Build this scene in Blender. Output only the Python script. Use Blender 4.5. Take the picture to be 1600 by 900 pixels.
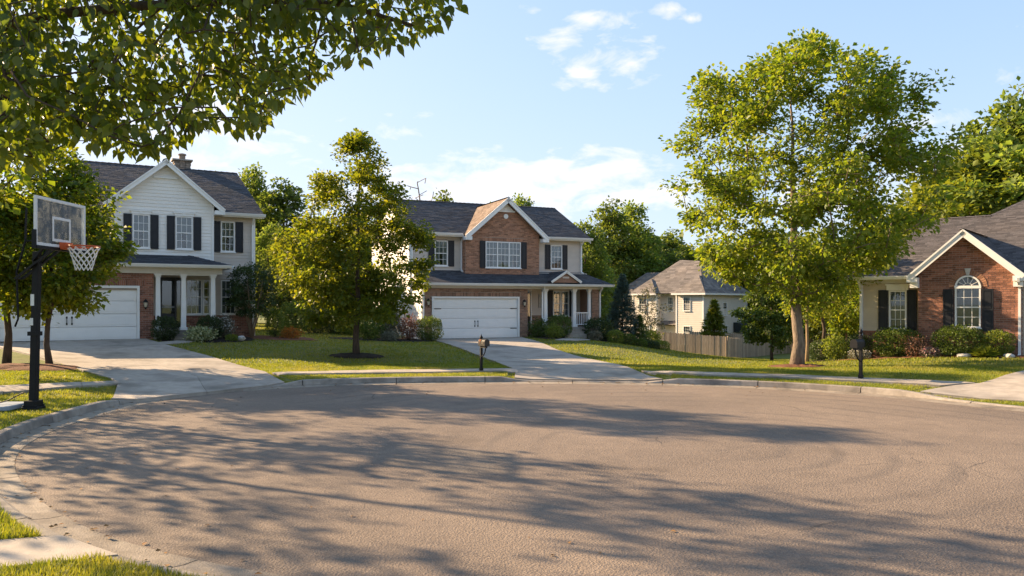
import bpy, bmesh, math, random
import numpy as np
from math import radians, sin, cos, pi, sqrt
from mathutils import Vector, Matrix

for o in list(bpy.data.objects):
    bpy.data.objects.remove(o)
S = bpy.context.scene
COL = S.collection
random.seed(7)
RNG = np.random.default_rng(7)

# ------------------------------------------------------------------ camera
F, HZ, EYE = 1200.0, 474.0, 2.2          # focal length in px of 1600, horizon row, eye height
cam = bpy.data.cameras.new('camera')
cam.sensor_width = 36.0
cam.lens = 36.0 * F / 1600.0
cam.shift_y = (HZ - 450.0) / 1600.0
cam.clip_start, cam.clip_end = 0.05, 3000.0
camo = bpy.data.objects.new('camera', cam)
camo.location = (0, 0, EYE)
camo.rotation_euler = (radians(90), 0, 0)
COL.objects.link(camo)
S.camera = camo

# ------------------------------------------------------------------ light
SUN_AZ = radians(63)       # to the left of straight ahead (+Y), seen from the camera
SUN_EL = radians(23)
to_sun = Vector((-sin(SUN_AZ) * cos(SUN_EL), cos(SUN_AZ) * cos(SUN_EL), sin(SUN_EL)))
sun = bpy.data.lights.new('sun', 'SUN')
sun.energy = 5.0
sun.angle = radians(0.55)
sun.color = (1.0, 0.74, 0.46)
suno = bpy.data.objects.new('sun', sun)
suno.rotation_euler = to_sun.to_track_quat('Z', 'Y').to_euler()
suno.location = (-40, 30, 30)
COL.objects.link(suno)

W = bpy.data.worlds.new('World')
S.world = W
W.use_nodes = True
wt = W.node_tree
wn, wl = wt.nodes, wt.links
bg = wn['Background']
bg.inputs['Strength'].default_value = 0.15
sky = wn.new('ShaderNodeTexSky')
sky.sky_type = 'NISHITA'
sky.sun_disc = False
sky.sun_elevation = SUN_EL
sky.sun_rotation = -SUN_AZ
sky.altitude = 200
sky.air_density = 1.0
sky.dust_density = 1.0
sky.ozone_density = 3.0
tc = wn.new('ShaderNodeTexCoord')


def wnode(t, **k):
    n = wn.new(t)
    for a, b in k.items():
        setattr(n, a, b)
    return n


def wmath(op, a, b=None, clamp=False):
    n = wn.new('ShaderNodeMath')
    n.operation = op
    n.use_clamp = clamp
    for i, v in enumerate((a, b)):
        if v is None:
            continue
        if isinstance(v, (int, float)):
            n.inputs[i].default_value = v
        else:
            wl.new(v, n.inputs[i])
    return n.outputs[0]


# clouds: cumulus wisps, a noise field on the sky direction gathered into a few banks
mp = wnode('ShaderNodeMapping')
mp.inputs['Scale'].default_value = (1.0, 1.0, 2.3)
wl.new(tc.outputs['Generated'], mp.inputs['Vector'])
nz = wnode('ShaderNodeTexNoise')
nz.inputs['Scale'].default_value = 16
nz.inputs['Detail'].default_value = 9
nz.inputs['Roughness'].default_value = 0.58
nz.inputs['Distortion'].default_value = 0.35
wl.new(mp.outputs[0], nz.inputs['Vector'])
nz2 = wnode('ShaderNodeTexNoise')
nz2.inputs['Scale'].default_value = 2.6
nz2.inputs['Detail'].default_value = 3
wl.new(mp.outputs[0], nz2.inputs['Vector'])


def blob(px, py, rad, stretch):
    d = Vector(((px - 800) / F, 1.0, (HZ - py) / F)).normalized()
    sb = wnode('ShaderNodeVectorMath', operation='SUBTRACT')
    wl.new(tc.outputs['Generated'], sb.inputs[0])
    sb.inputs[1].default_value = d
    ml = wnode('ShaderNodeVectorMath', operation='MULTIPLY')
    wl.new(sb.outputs[0], ml.inputs[0])
    ml.inputs[1].default_value = (1.0 / (rad * stretch), 1.0 / (rad * stretch), 1.0 / rad)
    ln = wnode('ShaderNodeVectorMath', operation='LENGTH')
    wl.new(ml.outputs[0], ln.inputs[0])
    return wmath('SUBTRACT', 1.0, ln.outputs['Value'], True)


cov = None
for b, k in (((880, 52, 0.03, 2.0), 0.5), ((925, 36, 0.034, 2.2), 0.52), ((905, 112, 0.034, 2.0), 0.48), ((985, 98, 0.034, 2.2), 0.5), ((930, 132, 0.022, 2.4), 0.4),
             ((832, 18, 0.018, 2), 0.45), ((1050, 14, 0.018, 2), 0.4), ((1080, 30, .016, 1.5), .45), ((1015, 60, .014, 1.6), .35),
             ((1510, 210, 0.07, 2.6), 0.42), ((1590, 130, 0.05, 2.0), 0.3), ((625, 210, 0.035, 2.4), 0.42),
             ((800, 272, 0.05, 5.5), 0.6), ((985, 264, 0.05, 2.8), 0.58), ((1370, 300, 0.07, 3.0), 0.55), ((1060, 300, .05, 3), .55),
             ((720, 305, 0.06, 6.0), 0.6), ((900, 305, 0.05, 5), 0.6), ((1480, 235, .06, 3), .5), ((330, 205, 0.12, 2.4), 0.4),
             ((-600, 60, 0.2, 2.5), 0.45), ((2300, 120, 0.2, 2.5), 0.45), ((-1500, 200, 0.2, 3), 0.45), ((3600, 100, 0.2, 3), 0.45)):
    v = wmath('MULTIPLY', blob(*b), k)
    cov = v if cov is None else wmath('MAXIMUM', cov, v)
base = wmath('ADD', wmath('MULTIPLY', nz.outputs['Fac'], 1.25), wmath('MULTIPLY', nz2.outputs['Fac'], 0.25))
tot = wmath('ADD', base, cov)
ramp = wnode('ShaderNodeMapRange')
ramp.inputs['From Min'].default_value = 1.02
ramp.inputs['From Max'].default_value = 1.36
wl.new(tot, ramp.inputs['Value'])
cfac = wmath('MULTIPLY', ramp.outputs[0], 0.85)
mixc = wnode('ShaderNodeMixRGB')
wl.new(cfac, mixc.inputs['Fac'])
# soften the glare towards the horizon evenly over the whole sky: c * 1.8 / (1 + 0.6 c)
den = wnode('ShaderNodeVectorMath', operation='MULTIPLY_ADD')
wl.new(sky.outputs[0], den.inputs[0])
den.inputs[1].default_value = (0.6, 0.6, 0.6)
den.inputs[2].default_value = (1, 1, 1)
dv = wnode('ShaderNodeVectorMath', operation='DIVIDE')
wl.new(sky.outputs[0], dv.inputs[0])
wl.new(den.outputs[0], dv.inputs[1])
gn = wnode('ShaderNodeVectorMath', operation='MULTIPLY')
wl.new(dv.outputs[0], gn.inputs[0])
gn.inputs[1].default_value = (1.54, 1.66, 1.94)
wl.new(gn.outputs[0], mixc.inputs['Color1'])
mixc.inputs['Color2'].default_value = (2.75, 2.55, 2.5, 1)
wl.new(mixc.outputs[0], bg.inputs['Color'])

S.view_settings.view_transform = 'Standard'
S.view_settings.look = 'None'
S.view_settings.gamma = 1.0
S.view_settings.use_curve_mapping = False
S.view_settings.exposure = 1.66
S.render.engine = 'CYCLES'
S.render.resolution_x, S.render.resolution_y = 1024, 576
S.cycles.max_bounces = 5
S.cycles.diffuse_bounces = 3
S.cycles.transparent_max_bounces = 16

# ================================================================== materials
MATS = {}


def _new(name):
    m = bpy.data.materials.new(name)
    m.use_nodes = True
    MATS[name] = m
    return m, m.node_tree.nodes, m.node_tree.links, m.node_tree.nodes['Principled BSDF']


def pm(name, c1, c2=None, scale=8.0, rough=0.7, bump=0.0, bscale=40.0, island=0.0, detail=5, spec=0.3, metal=0.0,
       c3=None, scale3=0.6, coord='Object', stretch=(1, 1, 1), objrand=0.0):
    """procedural surface: two noise-mixed colours, optional per-piece shade, large stains and bump"""
    m, n, l, p = _new(name)
    p.inputs['Roughness'].default_value = rough
    p.inputs['Specular IOR Level'].default_value = spec
    p.inputs['Metallic'].default_value = metal
    t = n.new('ShaderNodeTexCoord')
    mpn = n.new('ShaderNodeMapping')
    mpn.inputs['Scale'].default_value = stretch
    l.new(t.outputs[coord], mpn.inputs['Vector'])
    c2 = c2 or tuple(0.85 * x for x in c1)
    nt = n.new('ShaderNodeTexNoise')
    nt.inputs['Scale'].default_value = scale
    nt.inputs['Detail'].default_value = detail
    l.new(mpn.outputs[0], nt.inputs['Vector'])
    mr = n.new('ShaderNodeMapRange')
    mr.inputs['From Min'].default_value = 0.3
    mr.inputs['From Max'].default_value = 0.7
    l.new(nt.outputs['Fac'], mr.inputs['Value'])
    mx = n.new('ShaderNodeMixRGB')
    mx.inputs['Color1'].default_value = (*c1, 1)
    mx.inputs['Color2'].default_value = (*c2, 1)
    l.new(mr.outputs[0], mx.inputs['Fac'])
    out = mx.outputs[0]
    if c3:
        n3 = n.new('ShaderNodeTexNoise')
        n3.inputs['Scale'].default_value = scale3
        n3.inputs['Detail'].default_value = 4
        l.new(mpn.outputs[0], n3.inputs['Vector'])
        m3 = n.new('ShaderNodeMapRange')
        m3.inputs['From Min'].default_value = 0.48
        m3.inputs['From Max'].default_value = 0.72
        l.new(n3.outputs['Fac'], m3.inputs['Value'])
        x3 = n.new('ShaderNodeMixRGB')
        x3.inputs['Color2'].default_value = (*c3, 1)
        l.new(m3.outputs[0], x3.inputs['Fac'])
        l.new(out, x3.inputs['Color1'])
        out = x3.outputs[0]
    if island or objrand:
        if island:
            g = n.new('ShaderNodeNewGeometry')
            rnd = g.outputs['Random Per Island']
        else:
            g = n.new('ShaderNodeObjectInfo')
            rnd = g.outputs['Random']
        amt = island or objrand
        r2 = n.new('ShaderNodeMapRange')
        r2.inputs['To Min'].default_value = 1 - amt
        r2.inputs['To Max'].default_value = 1 + amt
        l.new(rnd, r2.inputs['Value'])
        hs = n.new('ShaderNodeHueSaturation')
        l.new(r2.outputs[0], hs.inputs['Value'])
        l.new(out, hs.inputs['Color'])
        out = hs.outputs[0]
    l.new(out, p.inputs['Base Color'])
    if bump:
        nb = n.new('ShaderNodeTexNoise')
        nb.inputs['Scale'].default_value = bscale
        nb.inputs['Detail'].default_value = 4
        l.new(mpn.outputs[0], nb.inputs['Vector'])
        bp = n.new('ShaderNodeBump')
        bp.inputs['Strength'].default_value = bump
        bp.inputs['Distance'].default_value = 0.02
        l.new(nb.outputs['Fac'], bp.inputs['Height'])
        l.new(bp.outputs[0], p.inputs['Normal'])
    return m


def leafmat(name, cols, trans, tfac=0.45, rough=0.5, val=0.14, patch=None):
    """leaf: per-leaf colour from a ramp, diffuse + translucent + a little gloss"""
    m, n, l, p = _new(name)
    g = n.new('ShaderNodeNewGeometry')
    rp = n.new('ShaderNodeValToRGB')
    e = rp.color_ramp.elements
    e[0].color = (*cols[0], 1)
    e[1].color = (*cols[-1], 1)
    for i, c in enumerate(cols[1:-1]):
        x = e.new((i + 1) / (len(cols) - 1))
        x.color = (*c, 1)
    l.new(g.outputs['Random Per Island'], rp.inputs['Fac'])
    oi = n.new('ShaderNodeObjectInfo')
    mr = n.new('ShaderNodeMapRange')
    mr.inputs['To Min'].default_value = 1 - val
    mr.inputs['To Max'].default_value = 1 + val
    l.new(oi.outputs['Random'], mr.inputs['Value'])
    hs = n.new('ShaderNodeHueSaturation')
    l.new(rp.outputs[0], hs.inputs['Color'])
    l.new(mr.outputs[0], hs.inputs['Value'])
    col = hs.outputs[0]
    if patch:
        t = n.new('ShaderNodeTexCoord')
        for c_, sc_, a_, b_, k_ in patch:
            nt = n.new('ShaderNodeTexNoise')
            nt.inputs['Scale'].default_value = sc_
            nt.inputs['Detail'].default_value = 5
            l.new(t.outputs['Object'], nt.inputs['Vector'])
            m2 = n.new('ShaderNodeMapRange')
            for q_, w_ in (('From Min', a_), ('From Max', b_), ('To Min', 0.0), ('To Max', k_)):
                m2.inputs[q_].default_value = w_
            l.new(nt.outputs['Fac'], m2.inputs['Value'])
            mx = n.new('ShaderNodeMixRGB')
            l.new(m2.outputs[0], mx.inputs['Fac'])
            l.new(col, mx.inputs['Color1'])
            mx.inputs['Color2'].default_value = (*c_, 1)
            col = mx.outputs[0]
    l.new(col, p.inputs['Base Color'])
    p.inputs['Roughness'].default_value = rough
    p.inputs['Specular IOR Level'].default_value = 0.35
    tr = n.new('ShaderNodeBsdfTranslucent')
    mt = n.new('ShaderNodeMixRGB')
    mt.blend_type = 'MULTIPLY'
    mt.inputs['Fac'].default_value = 1.0
    mt.inputs['Color2'].default_value = (*trans, 1)
    l.new(col, mt.inputs['Color1'])
    l.new(mt.outputs[0], tr.inputs['Color'])
    ms = n.new('ShaderNodeMixShader')
    ms.inputs['Fac'].default_value = tfac
    l.new(p.outputs[0], ms.inputs[1])
    l.new(tr.outputs[0], ms.inputs[2])
    l.new(ms.outputs[0], n['Material Output'].inputs['Surface'])
    return m


def glassmat(name, tint=(0.75, 0.8, 0.82), base=0.03, ior=1.5):
    m, n, l, p = _new(name)
    n.remove(p)
    t = n.new('ShaderNodeBsdfTransparent')
    t.inputs['Color'].default_value = (*tint, 1)
    g = n.new('ShaderNodeBsdfGlossy')
    g.inputs['Roughness'].default_value = 0.03
    g.inputs['Color'].default_value = (0.9, 0.92, 0.95, 1)
    fr = n.new('ShaderNodeFresnel')
    fr.inputs['IOR'].default_value = ior
    ad = n.new('ShaderNodeMath')
    ad.inputs[1].default_value = base
    l.new(fr.outputs[0], ad.inputs[0])
    nn = n.new('ShaderNodeTexNoise')
    nn.inputs['Scale'].default_value = 2.2
    bp = n.new('ShaderNodeBump')
    bp.inputs['Strength'].default_value = 0.06
    l.new(nn.outputs['Fac'], bp.inputs['Height'])
    l.new(bp.outputs[0], g.inputs['Normal'])
    ms = n.new('ShaderNodeMixShader')
    l.new(ad.outputs[0], ms.inputs['Fac'])
    l.new(t.outputs[0], ms.inputs[1])
    l.new(g.outputs[0], ms.inputs[2])
    l.new(ms.outputs[0], n['Material Output'].inputs['Surface'])
    return m


def asphaltmat():
    m, n, l, p = _new('asphalt')
    p.inputs['Roughness'].default_value = 0.85
    p.inputs['Specular IOR Level'].default_value = 0.25
    t = n.new('ShaderNodeTexCoord')
    co = t.outputs['Object']

    def noise(sc, det=4, rg=0.5, vec=co, dist=0.0):
        x = n.new('ShaderNodeTexNoise')
        x.inputs['Scale'].default_value = sc
        x.inputs['Detail'].default_value = det
        x.inputs['Roughness'].default_value = rg
        x.inputs['Distortion'].default_value = dist
        l.new(vec, x.inputs['Vector'])
        return x

    def rng(src, a, b, c=0.0, d=1.0):
        x = n.new('ShaderNodeMapRange')
        for k, v in (('From Min', a), ('From Max', b), ('To Min', c), ('To Max', d)):
            x.inputs[k].default_value = v
        l.new(src, x.inputs['Value'])
        return x.outputs[0]

    def mixc(f, a, b, mode='MIX'):
        x = n.new('ShaderNodeMixRGB')
        x.blend_type = mode
        for i, v in enumerate((f, a, b)):
            if isinstance(v, tuple):
                x.inputs[i].default_value = (*v, 1)
            elif isinstance(v, float):
                x.inputs[i].default_value = v
            else:
                l.new(v, x.inputs[i])
        return x.outputs[0]
    big = noise(0.22, 5, 0.6)
    c = mixc(rng(big.outputs['Fac'], 0.38, 0.62), (0.168, 0.128, 0.098), (0.262, 0.198, 0.146))
    med = noise(3.2, 8, 0.7)
    c = mixc(rng(med.outputs['Fac'], 0.38, 0.72, 0.0, 0.55), c, (0.135, 0.108, 0.088))
    # stones in the surface
    v = n.new('ShaderNodeTexVoronoi')
    v.inputs['Scale'].default_value = 46
    l.new(co, v.inputs['Vector'])
    c = mixc(rng(v.outputs['Color'], 0.3, 1.0, 0.0, 0.42), c, (0.36, 0.285, 0.22))
    fine = noise(70, 3, 0.7)
    c = mixc(rng(fine.outputs['Fac'], 0.44, 0.64, 0.0, 0.5), c, (0.095, 0.078, 0.064))
    # turning-tyre scuffs swept round the circle
    mpn = n.new('ShaderNodeMapping')
    mpn.inputs['Location'].default_value = (-3.0, -11.8, 0)
    l.new(co, mpn.inputs['Vector'])
    wv = n.new('ShaderNodeTexWave')
    wv.wave_type = 'RINGS'
    wv.rings_direction = 'Z'
    wv.inputs['Scale'].default_value = 0.42
    wv.inputs['Distortion'].default_value = 2.4
    wv.inputs['Detail'].default_value = 4
    wv.inputs['Detail Scale'].default_value = 0.7
    l.new(mpn.outputs[0], wv.inputs['Vector'])
    msk = noise(0.3, 3)
    sc = n.new('ShaderNodeMath')
    sc.operation = 'MULTIPLY'
    l.new(rng(wv.outputs['Fac'], 0.70, 1.0, 0.0, 0.38), sc.inputs[0])
    l.new(rng(msk.outputs['Fac'], 0.44, 0.6), sc.inputs[1])
    c = mixc(sc.outputs[0], c, (0.10, 0.085, 0.075))
    # hairline cracks
    wrp = noise(0.9, 4)
    mw = n.new('ShaderNodeMixRGB')
    mw.inputs[0].default_value = 0.32
    l.new(co, mw.inputs[1])
    l.new(wrp.outputs['Color'], mw.inputs[2])
    vc = n.new('ShaderNodeTexVoronoi')
    vc.feature = 'DISTANCE_TO_EDGE'
    vc.inputs['Scale'].default_value = 0.5
    l.new(mw.outputs[0], vc.inputs['Vector'])
    mk = noise(0.45, 2)
    cr = n.new('ShaderNodeMath')
    cr.operation = 'MULTIPLY'
    l.new(rng(vc.outputs['Distance'], 0.0, 0.006, 1.0, 0.0), cr.inputs[0])
    l.new(rng(mk.outputs['Fac'], 0.55, 0.63, 0.0, 0.75), cr.inputs[1])
    c = mixc(cr.outputs[0], c, (0.05, 0.045, 0.04))
    # dark oily patches
    ol = noise(0.55, 3, 0.5)
    c = mixc(rng(ol.outputs['Fac'], 0.58, 0.74, 0.0, 0.6), c, (0.11, 0.085, 0.065))
    l.new(c, p.inputs['Base Color'])
    b1 = n.new('ShaderNodeBump')
    b1.inputs['Strength'].default_value = 0.6
    b1.inputs['Distance'].default_value = 0.012
    ad = n.new('ShaderNodeMath')
    l.new(v.outputs['Distance'], ad.inputs[0])
    l.new(fine.outputs['Fac'], ad.inputs[1])
    l.new(ad.outputs[0], b1.inputs['Height'])
    l.new(b1.outputs[0], p.inputs['Normal'])
    return m


asphaltmat()
pm('concrete', (0.43, 0.37, 0.305), (0.33, 0.285, 0.235), 5, 0.85, 0.35, 90, c3=(0.215, 0.185, 0.15), scale3=0.9, objrand=0.10)
pm('kerb_concrete', (0.36, 0.31, 0.255), (0.25, 0.215, 0.175), 7, 0.9, 0.5, 70, c3=(0.15, 0.13, 0.11), scale3=1.6, objrand=0.14)
pm('gutter_concrete', (0.33, 0.275, 0.215), (0.235, 0.195, 0.15), 6, 0.9, 0.6, 60, c3=(0.14, 0.115, 0.09), scale3=1.4, objrand=0.12)
pm('joint', (0.07, 0.06, 0.05), rough=0.95)
pm('lawn', (0.165, 0.175, 0.038), (0.110, 0.135, 0.026), 3.5, 0.95, 0.8, 55, c3=(0.150, 0.135, 0.050), scale3=0.7)
pm('mulch_dark', (0.035, 0.024, 0.017), (0.015, 0.010, 0.008), 30, 0.95, 1.0, 45)
pm('mulch_red', (0.21, 0.085, 0.042), (0.10, 0.045, 0.025), 28, 0.95, 1.0, 45)
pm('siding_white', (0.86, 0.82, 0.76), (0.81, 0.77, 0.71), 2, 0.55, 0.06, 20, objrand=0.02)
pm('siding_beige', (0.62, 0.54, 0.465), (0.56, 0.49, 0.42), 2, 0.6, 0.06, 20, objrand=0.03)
pm('shingle_taupe', (0.195, 0.167, 0.147), (0.14, 0.122, 0.110), 10, 0.9, 0.6, 120, island=0.30, c3=(0.24, 0.20, 0.17), scale3=0.5)
pm('siding_cream', (0.70, 0.635, 0.56), (0.64, 0.58, 0.51), 2, 0.6, 0.06, 20)
pm('siding_tan', (0.60, 0.50, 0.38), (0.53, 0.44, 0.34), 2, 0.6, 0.06, 20, objrand=0.03)
pm('white_paint', (0.85, 0.83, 0.80), (0.80, 0.78, 0.74), 3, 0.45, 0.04, 30)
pm('door_white', (0.87, 0.85, 0.82), (0.83, 0.81, 0.78), 2, 0.4, 0.08, 120)
pm('fascia_cream', (0.70, 0.66, 0.59), (0.62, 0.58, 0.52), 3, 0.5)
pm('brick_red', (0.33, 0.150, 0.098), (0.22, 0.102, 0.070), 14, 0.85, 0.5, 60, island=0.38)
pm('brick_orange', (0.42, 0.21, 0.125), (0.31, 0.155, 0.095), 14, 0.85, 0.5, 60, island=0.34)
pm('brick_brown', (0.34, 0.195, 0.13), (0.25, 0.145, 0.10), 14, 0.85, 0.5, 60, island=0.34)
pm('mortar', (0.42, 0.36, 0.30), (0.34, 0.29, 0.25), 20, 0.95, 0.4, 80)
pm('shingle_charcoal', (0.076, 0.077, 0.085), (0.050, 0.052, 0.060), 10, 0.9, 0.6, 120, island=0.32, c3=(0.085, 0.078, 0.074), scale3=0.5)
pm('shingle_sunlit', (0.24, 0.175, 0.130), (0.17, 0.125, 0.098), 10, 0.9, 0.6, 120, island=0.30, c3=(0.27, 0.21, 0.165), scale3=0.5)  # charcoal shingles with warm sunlight put into the colour
pm('shingle_grey', (0.115, 0.100, 0.095), (0.082, 0.073, 0.070), 10, 0.9, 0.6, 120, island=0.34, c3=(0.11, 0.092, 0.082), scale3=0.5)
pm('roof_deck', (0.035, 0.034, 0.035), rough=0.95)
pm('shutter_black', (0.016, 0.018, 0.024), (0.022, 0.024, 0.030), 6, 0.45)
pm('black_metal', (0.007, 0.007, 0.008), (0.011, 0.011, 0.012), 10, 0.55, spec=0.25)
pm('door_grey', (0.055, 0.058, 0.062), rough=0.4)
pm('interior_dark', (0.030, 0.030, 0.032), rough=0.9)
pm('curtain', (0.40, 0.40, 0.37), (0.24, 0.24, 0.23), 9, 0.9, 0.3, 12, stretch=(3, 3, 0.3))
pm('blind', (0.24, 0.25, 0.25), (0.18, 0.19, 0.20), 4, 0.8, stretch=(1, 1, 25))
pm('wood_door', (0.16, 0.07, 0.03), (0.09, 0.04, 0.02), 6, 0.5, stretch=(6, 6, 0.8))
pm('fence_wood', (0.42, 0.325, 0.235), (0.29, 0.225, 0.165), 5, 0.9, 0.4, 30, stretch=(5, 5, 0.6), objrand=0.22)
pm('bark', (0.25, 0.195, 0.145), (0.125, 0.095, 0.070), 9, 0.95, 1.0, 22, stretch=(1.6, 1.6, 0.5))
pm('bark_dark', (0.105, 0.075, 0.055), (0.05, 0.037, 0.028), 9, 0.95, 1.0, 22, stretch=(1.6, 1.6, 0.5))
pm('bark_tan', (0.32, 0.22, 0.13), (0.19, 0.13, 0.08), 7, 0.9, 0.6, 22, stretch=(1.6, 1.6, 0.4))
pm('rim_orange', (0.62, 0.12, 0.03), (0.5, 0.09, 0.03), 9, 0.45)
pm('net_white', (0.78, 0.76, 0.72), (0.68, 0.66, 0.62), 20, 0.8)
pm('steel_grey', (0.34, 0.35, 0.36), (0.26, 0.27, 0.28), 6, 0.4, metal=0.4)
pm('plastic_blue_grey', (0.33, 0.37, 0.42), (0.26, 0.30, 0.34), 5, 0.6)
pm('stone_white', (0.55, 0.52, 0.47), (0.40, 0.37, 0.33), 6, 0.85, 0.6, 14)
pm('stone_chimney', (0.28, 0.22, 0.17), (0.18, 0.14, 0.11), 8, 0.9, 0.6, 14, island=0.3)
pm('mailbox_tan', (0.055, 0.046, 0.037), (0.038, 0.032, 0.026), 12, 0.6)
pm('mailbox_flag', (0.22, 0.07, 0.02), rough=0.5)
pm('awning_dark', (0.03, 0.035, 0.035), rough=0.7)
pm('lamp_glass', (0.75, 0.66, 0.5), (0.6, 0.5, 0.36), 12, 0.25)
pm('litter', (0.30, 0.16, 0.05), (0.17, 0.08, 0.03), 20, 0.9, island=0.4)
glassmat('window_glass')
glassmat('acrylic', (0.95, 0.97, 0.97), 0.0, 1.3)
_m = MATS['acrylic']
_n, _l = _m.node_tree.nodes, _m.node_tree.links
_df = _n.new('ShaderNodeBsdfDiffuse')
_df.inputs['Color'].default_value = (0.75, 0.78, 0.78, 1)
_ms = _n.new('ShaderNodeMixShader')
_ms.inputs['Fac'].default_value = 0.015
_l.new(_n['Material Output'].inputs['Surface'].links[0].from_socket, _ms.inputs[1])
_l.new(_df.outputs[0], _ms.inputs[2])
_l.new(_ms.outputs[0], _n['Material Output'].inputs['Surface'])
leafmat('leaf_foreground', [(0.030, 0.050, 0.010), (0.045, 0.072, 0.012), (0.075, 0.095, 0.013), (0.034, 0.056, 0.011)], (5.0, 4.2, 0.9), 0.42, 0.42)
leafmat('leaf_maple', [(0.085, 0.135, 0.016), (0.115, 0.165, 0.020), (0.175, 0.195, 0.026), (0.075, 0.125, 0.018)], (2.2, 2.0, 0.7), 0.50, 0.5)
leafmat('leaf_linden', [(0.080, 0.120, 0.014), (0.115, 0.150, 0.017), (0.170, 0.180, 0.020), (0.070, 0.110, 0.015)], (2.6, 2.3, 0.7), 0.50, 0.5)
leafmat('leaf_left', [(0.060, 0.100, 0.013), (0.085, 0.130, 0.016), (0.140, 0.155, 0.020), (0.052, 0.088, 0.013)], (3.2, 2.8, 0.8), 0.50, 0.5)
leafmat('leaf_forest', [(0.095, 0.142, 0.032), (0.125, 0.175, 0.036), (0.170, 0.205, 0.044), (0.080, 0.122, 0.032)], (1.9, 1.8, 0.8), 0.48, 0.6, 0.3)
leafmat('leaf_gold', [(0.135, 0.180, 0.026), (0.185, 0.220, 0.032), (0.11, 0.155, 0.026)], (2.0, 1.7, 0.6), 0.45, 0.6, 0.25)
leafmat('leaf_dark', [(0.032, 0.056, 0.022), (0.048, 0.076, 0.026), (0.066, 0.096, 0.030)], (1.7, 1.6, 0.8), 0.32, 0.45)
leafmat('leaf_shrub', [(0.055, 0.095, 0.018), (0.085, 0.130, 0.023), (0.125, 0.165, 0.030)], (1.9, 1.8, 0.7), 0.35, 0.5)
leafmat('leaf_lime', [(0.13, 0.19, 0.030), (0.20, 0.235, 0.042), (0.10, 0.150, 0.028)], (1.8, 1.6, 0.7), 0.40, 0.5)
leafmat('leaf_variegated', [(0.12, 0.17, 0.05), (0.50, 0.50, 0.30), (0.20, 0.24, 0.09)], (1.3, 1.3, 0.9), 0.3, 0.5)
leafmat('leaf_spruce', [(0.045, 0.080, 0.060), (0.070, 0.110, 0.088), (0.105, 0.145, 0.122)], (1.2, 1.3, 1.0), 0.2, 0.6)
leafmat('leaf_grey', [(0.15, 0.155, 0.11), (0.22, 0.215, 0.16), (0.11, 0.12, 0.075)], (1.3, 1.2, 0.8), 0.3, 0.6)
leafmat('leaf_russet', [(0.19, 0.10, 0.07), (0.26, 0.155, 0.11), (0.13, 0.075, 0.05)], (1.6, 1.1, 0.7), 0.3, 0.6)
leafmat('leaf_orange', [(0.34, 0.10, 0.025), (0.42, 0.20, 0.04), (0.13, 0.14, 0.03)], (1.7, 1.2, 0.6), 0.35, 0.6)
leafmat('petal_white', [(0.62, 0.60, 0.56), (0.52, 0.50, 0.48)], (1.1, 1.1, 1.0), 0.3, 0.6)
leafmat('petal_pink', [(0.55, 0.20, 0.25), (0.55, 0.42, 0.38), (0.40, 0.12, 0.17)], (1.1, 1.0, 1.0), 0.3, 0.6)
leafmat('grass_blade', [(0.135, 0.175, 0.020), (0.185, 0.215, 0.026), (0.275, 0.265, 0.050), (0.150, 0.185, 0.022)], (1.7, 1.6, 0.5), 0.45, 0.55, patch=[((0.30, 0.255, 0.085), 0.55, 0.50, 0.72, 0.75), ((0.085, 0.125, 0.016), 1.7, 0.52, 0.68, 0.7)])

# ================================================================== mesh helpers


def tag(o, label=None, cat=None, group=None, kind=None):
    if label:
        o['label'] = label
    if cat:
        o['category'] = cat
    if group:
        o['group'] = group
    if kind:
        o['kind'] = kind
    return o


def empty(name, loc, rz=0.0, label=None, cat=None, group=None):
    o = bpy.data.objects.new(name, None)
    o.empty_display_size = 0.2
    COL.objects.link(o)
    o.location = loc
    o.rotation_euler = (0, 0, rz)
    return tag(o, label, cat, group)


def link(name, me, mat=None, parent=None):
    o = bpy.data.objects.new(name, me)
    COL.objects.link(o)
    if mat and not me.materials:
        me.materials.append(MATS[mat])
    if parent:
        o.parent = parent
    return o


def np_mesh(name, V, Fc, smooth=None):
    """fast mesh from an (n,3) vertex array and an (m,k) face array, all faces with k corners"""
    V = np.asarray(V, dtype=np.float32)
    Fc = np.asarray(Fc, dtype=np.int32)
    k = Fc.shape[1]
    me = bpy.data.meshes.new(name)
    me.vertices.add(len(V))
    me.vertices.foreach_set('co', V.ravel())
    me.loops.add(Fc.size)
    me.loops.foreach_set('vertex_index', Fc.ravel())
    me.polygons.add(len(Fc))
    me.polygons.foreach_set('loop_start', np.arange(0, Fc.size, k, dtype=np.int32))
    if smooth is not None:
        me.polygons.foreach_set('use_smooth', np.full(len(Fc), smooth, dtype=bool))
    me.update(calc_edges=True)
    return me


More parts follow.
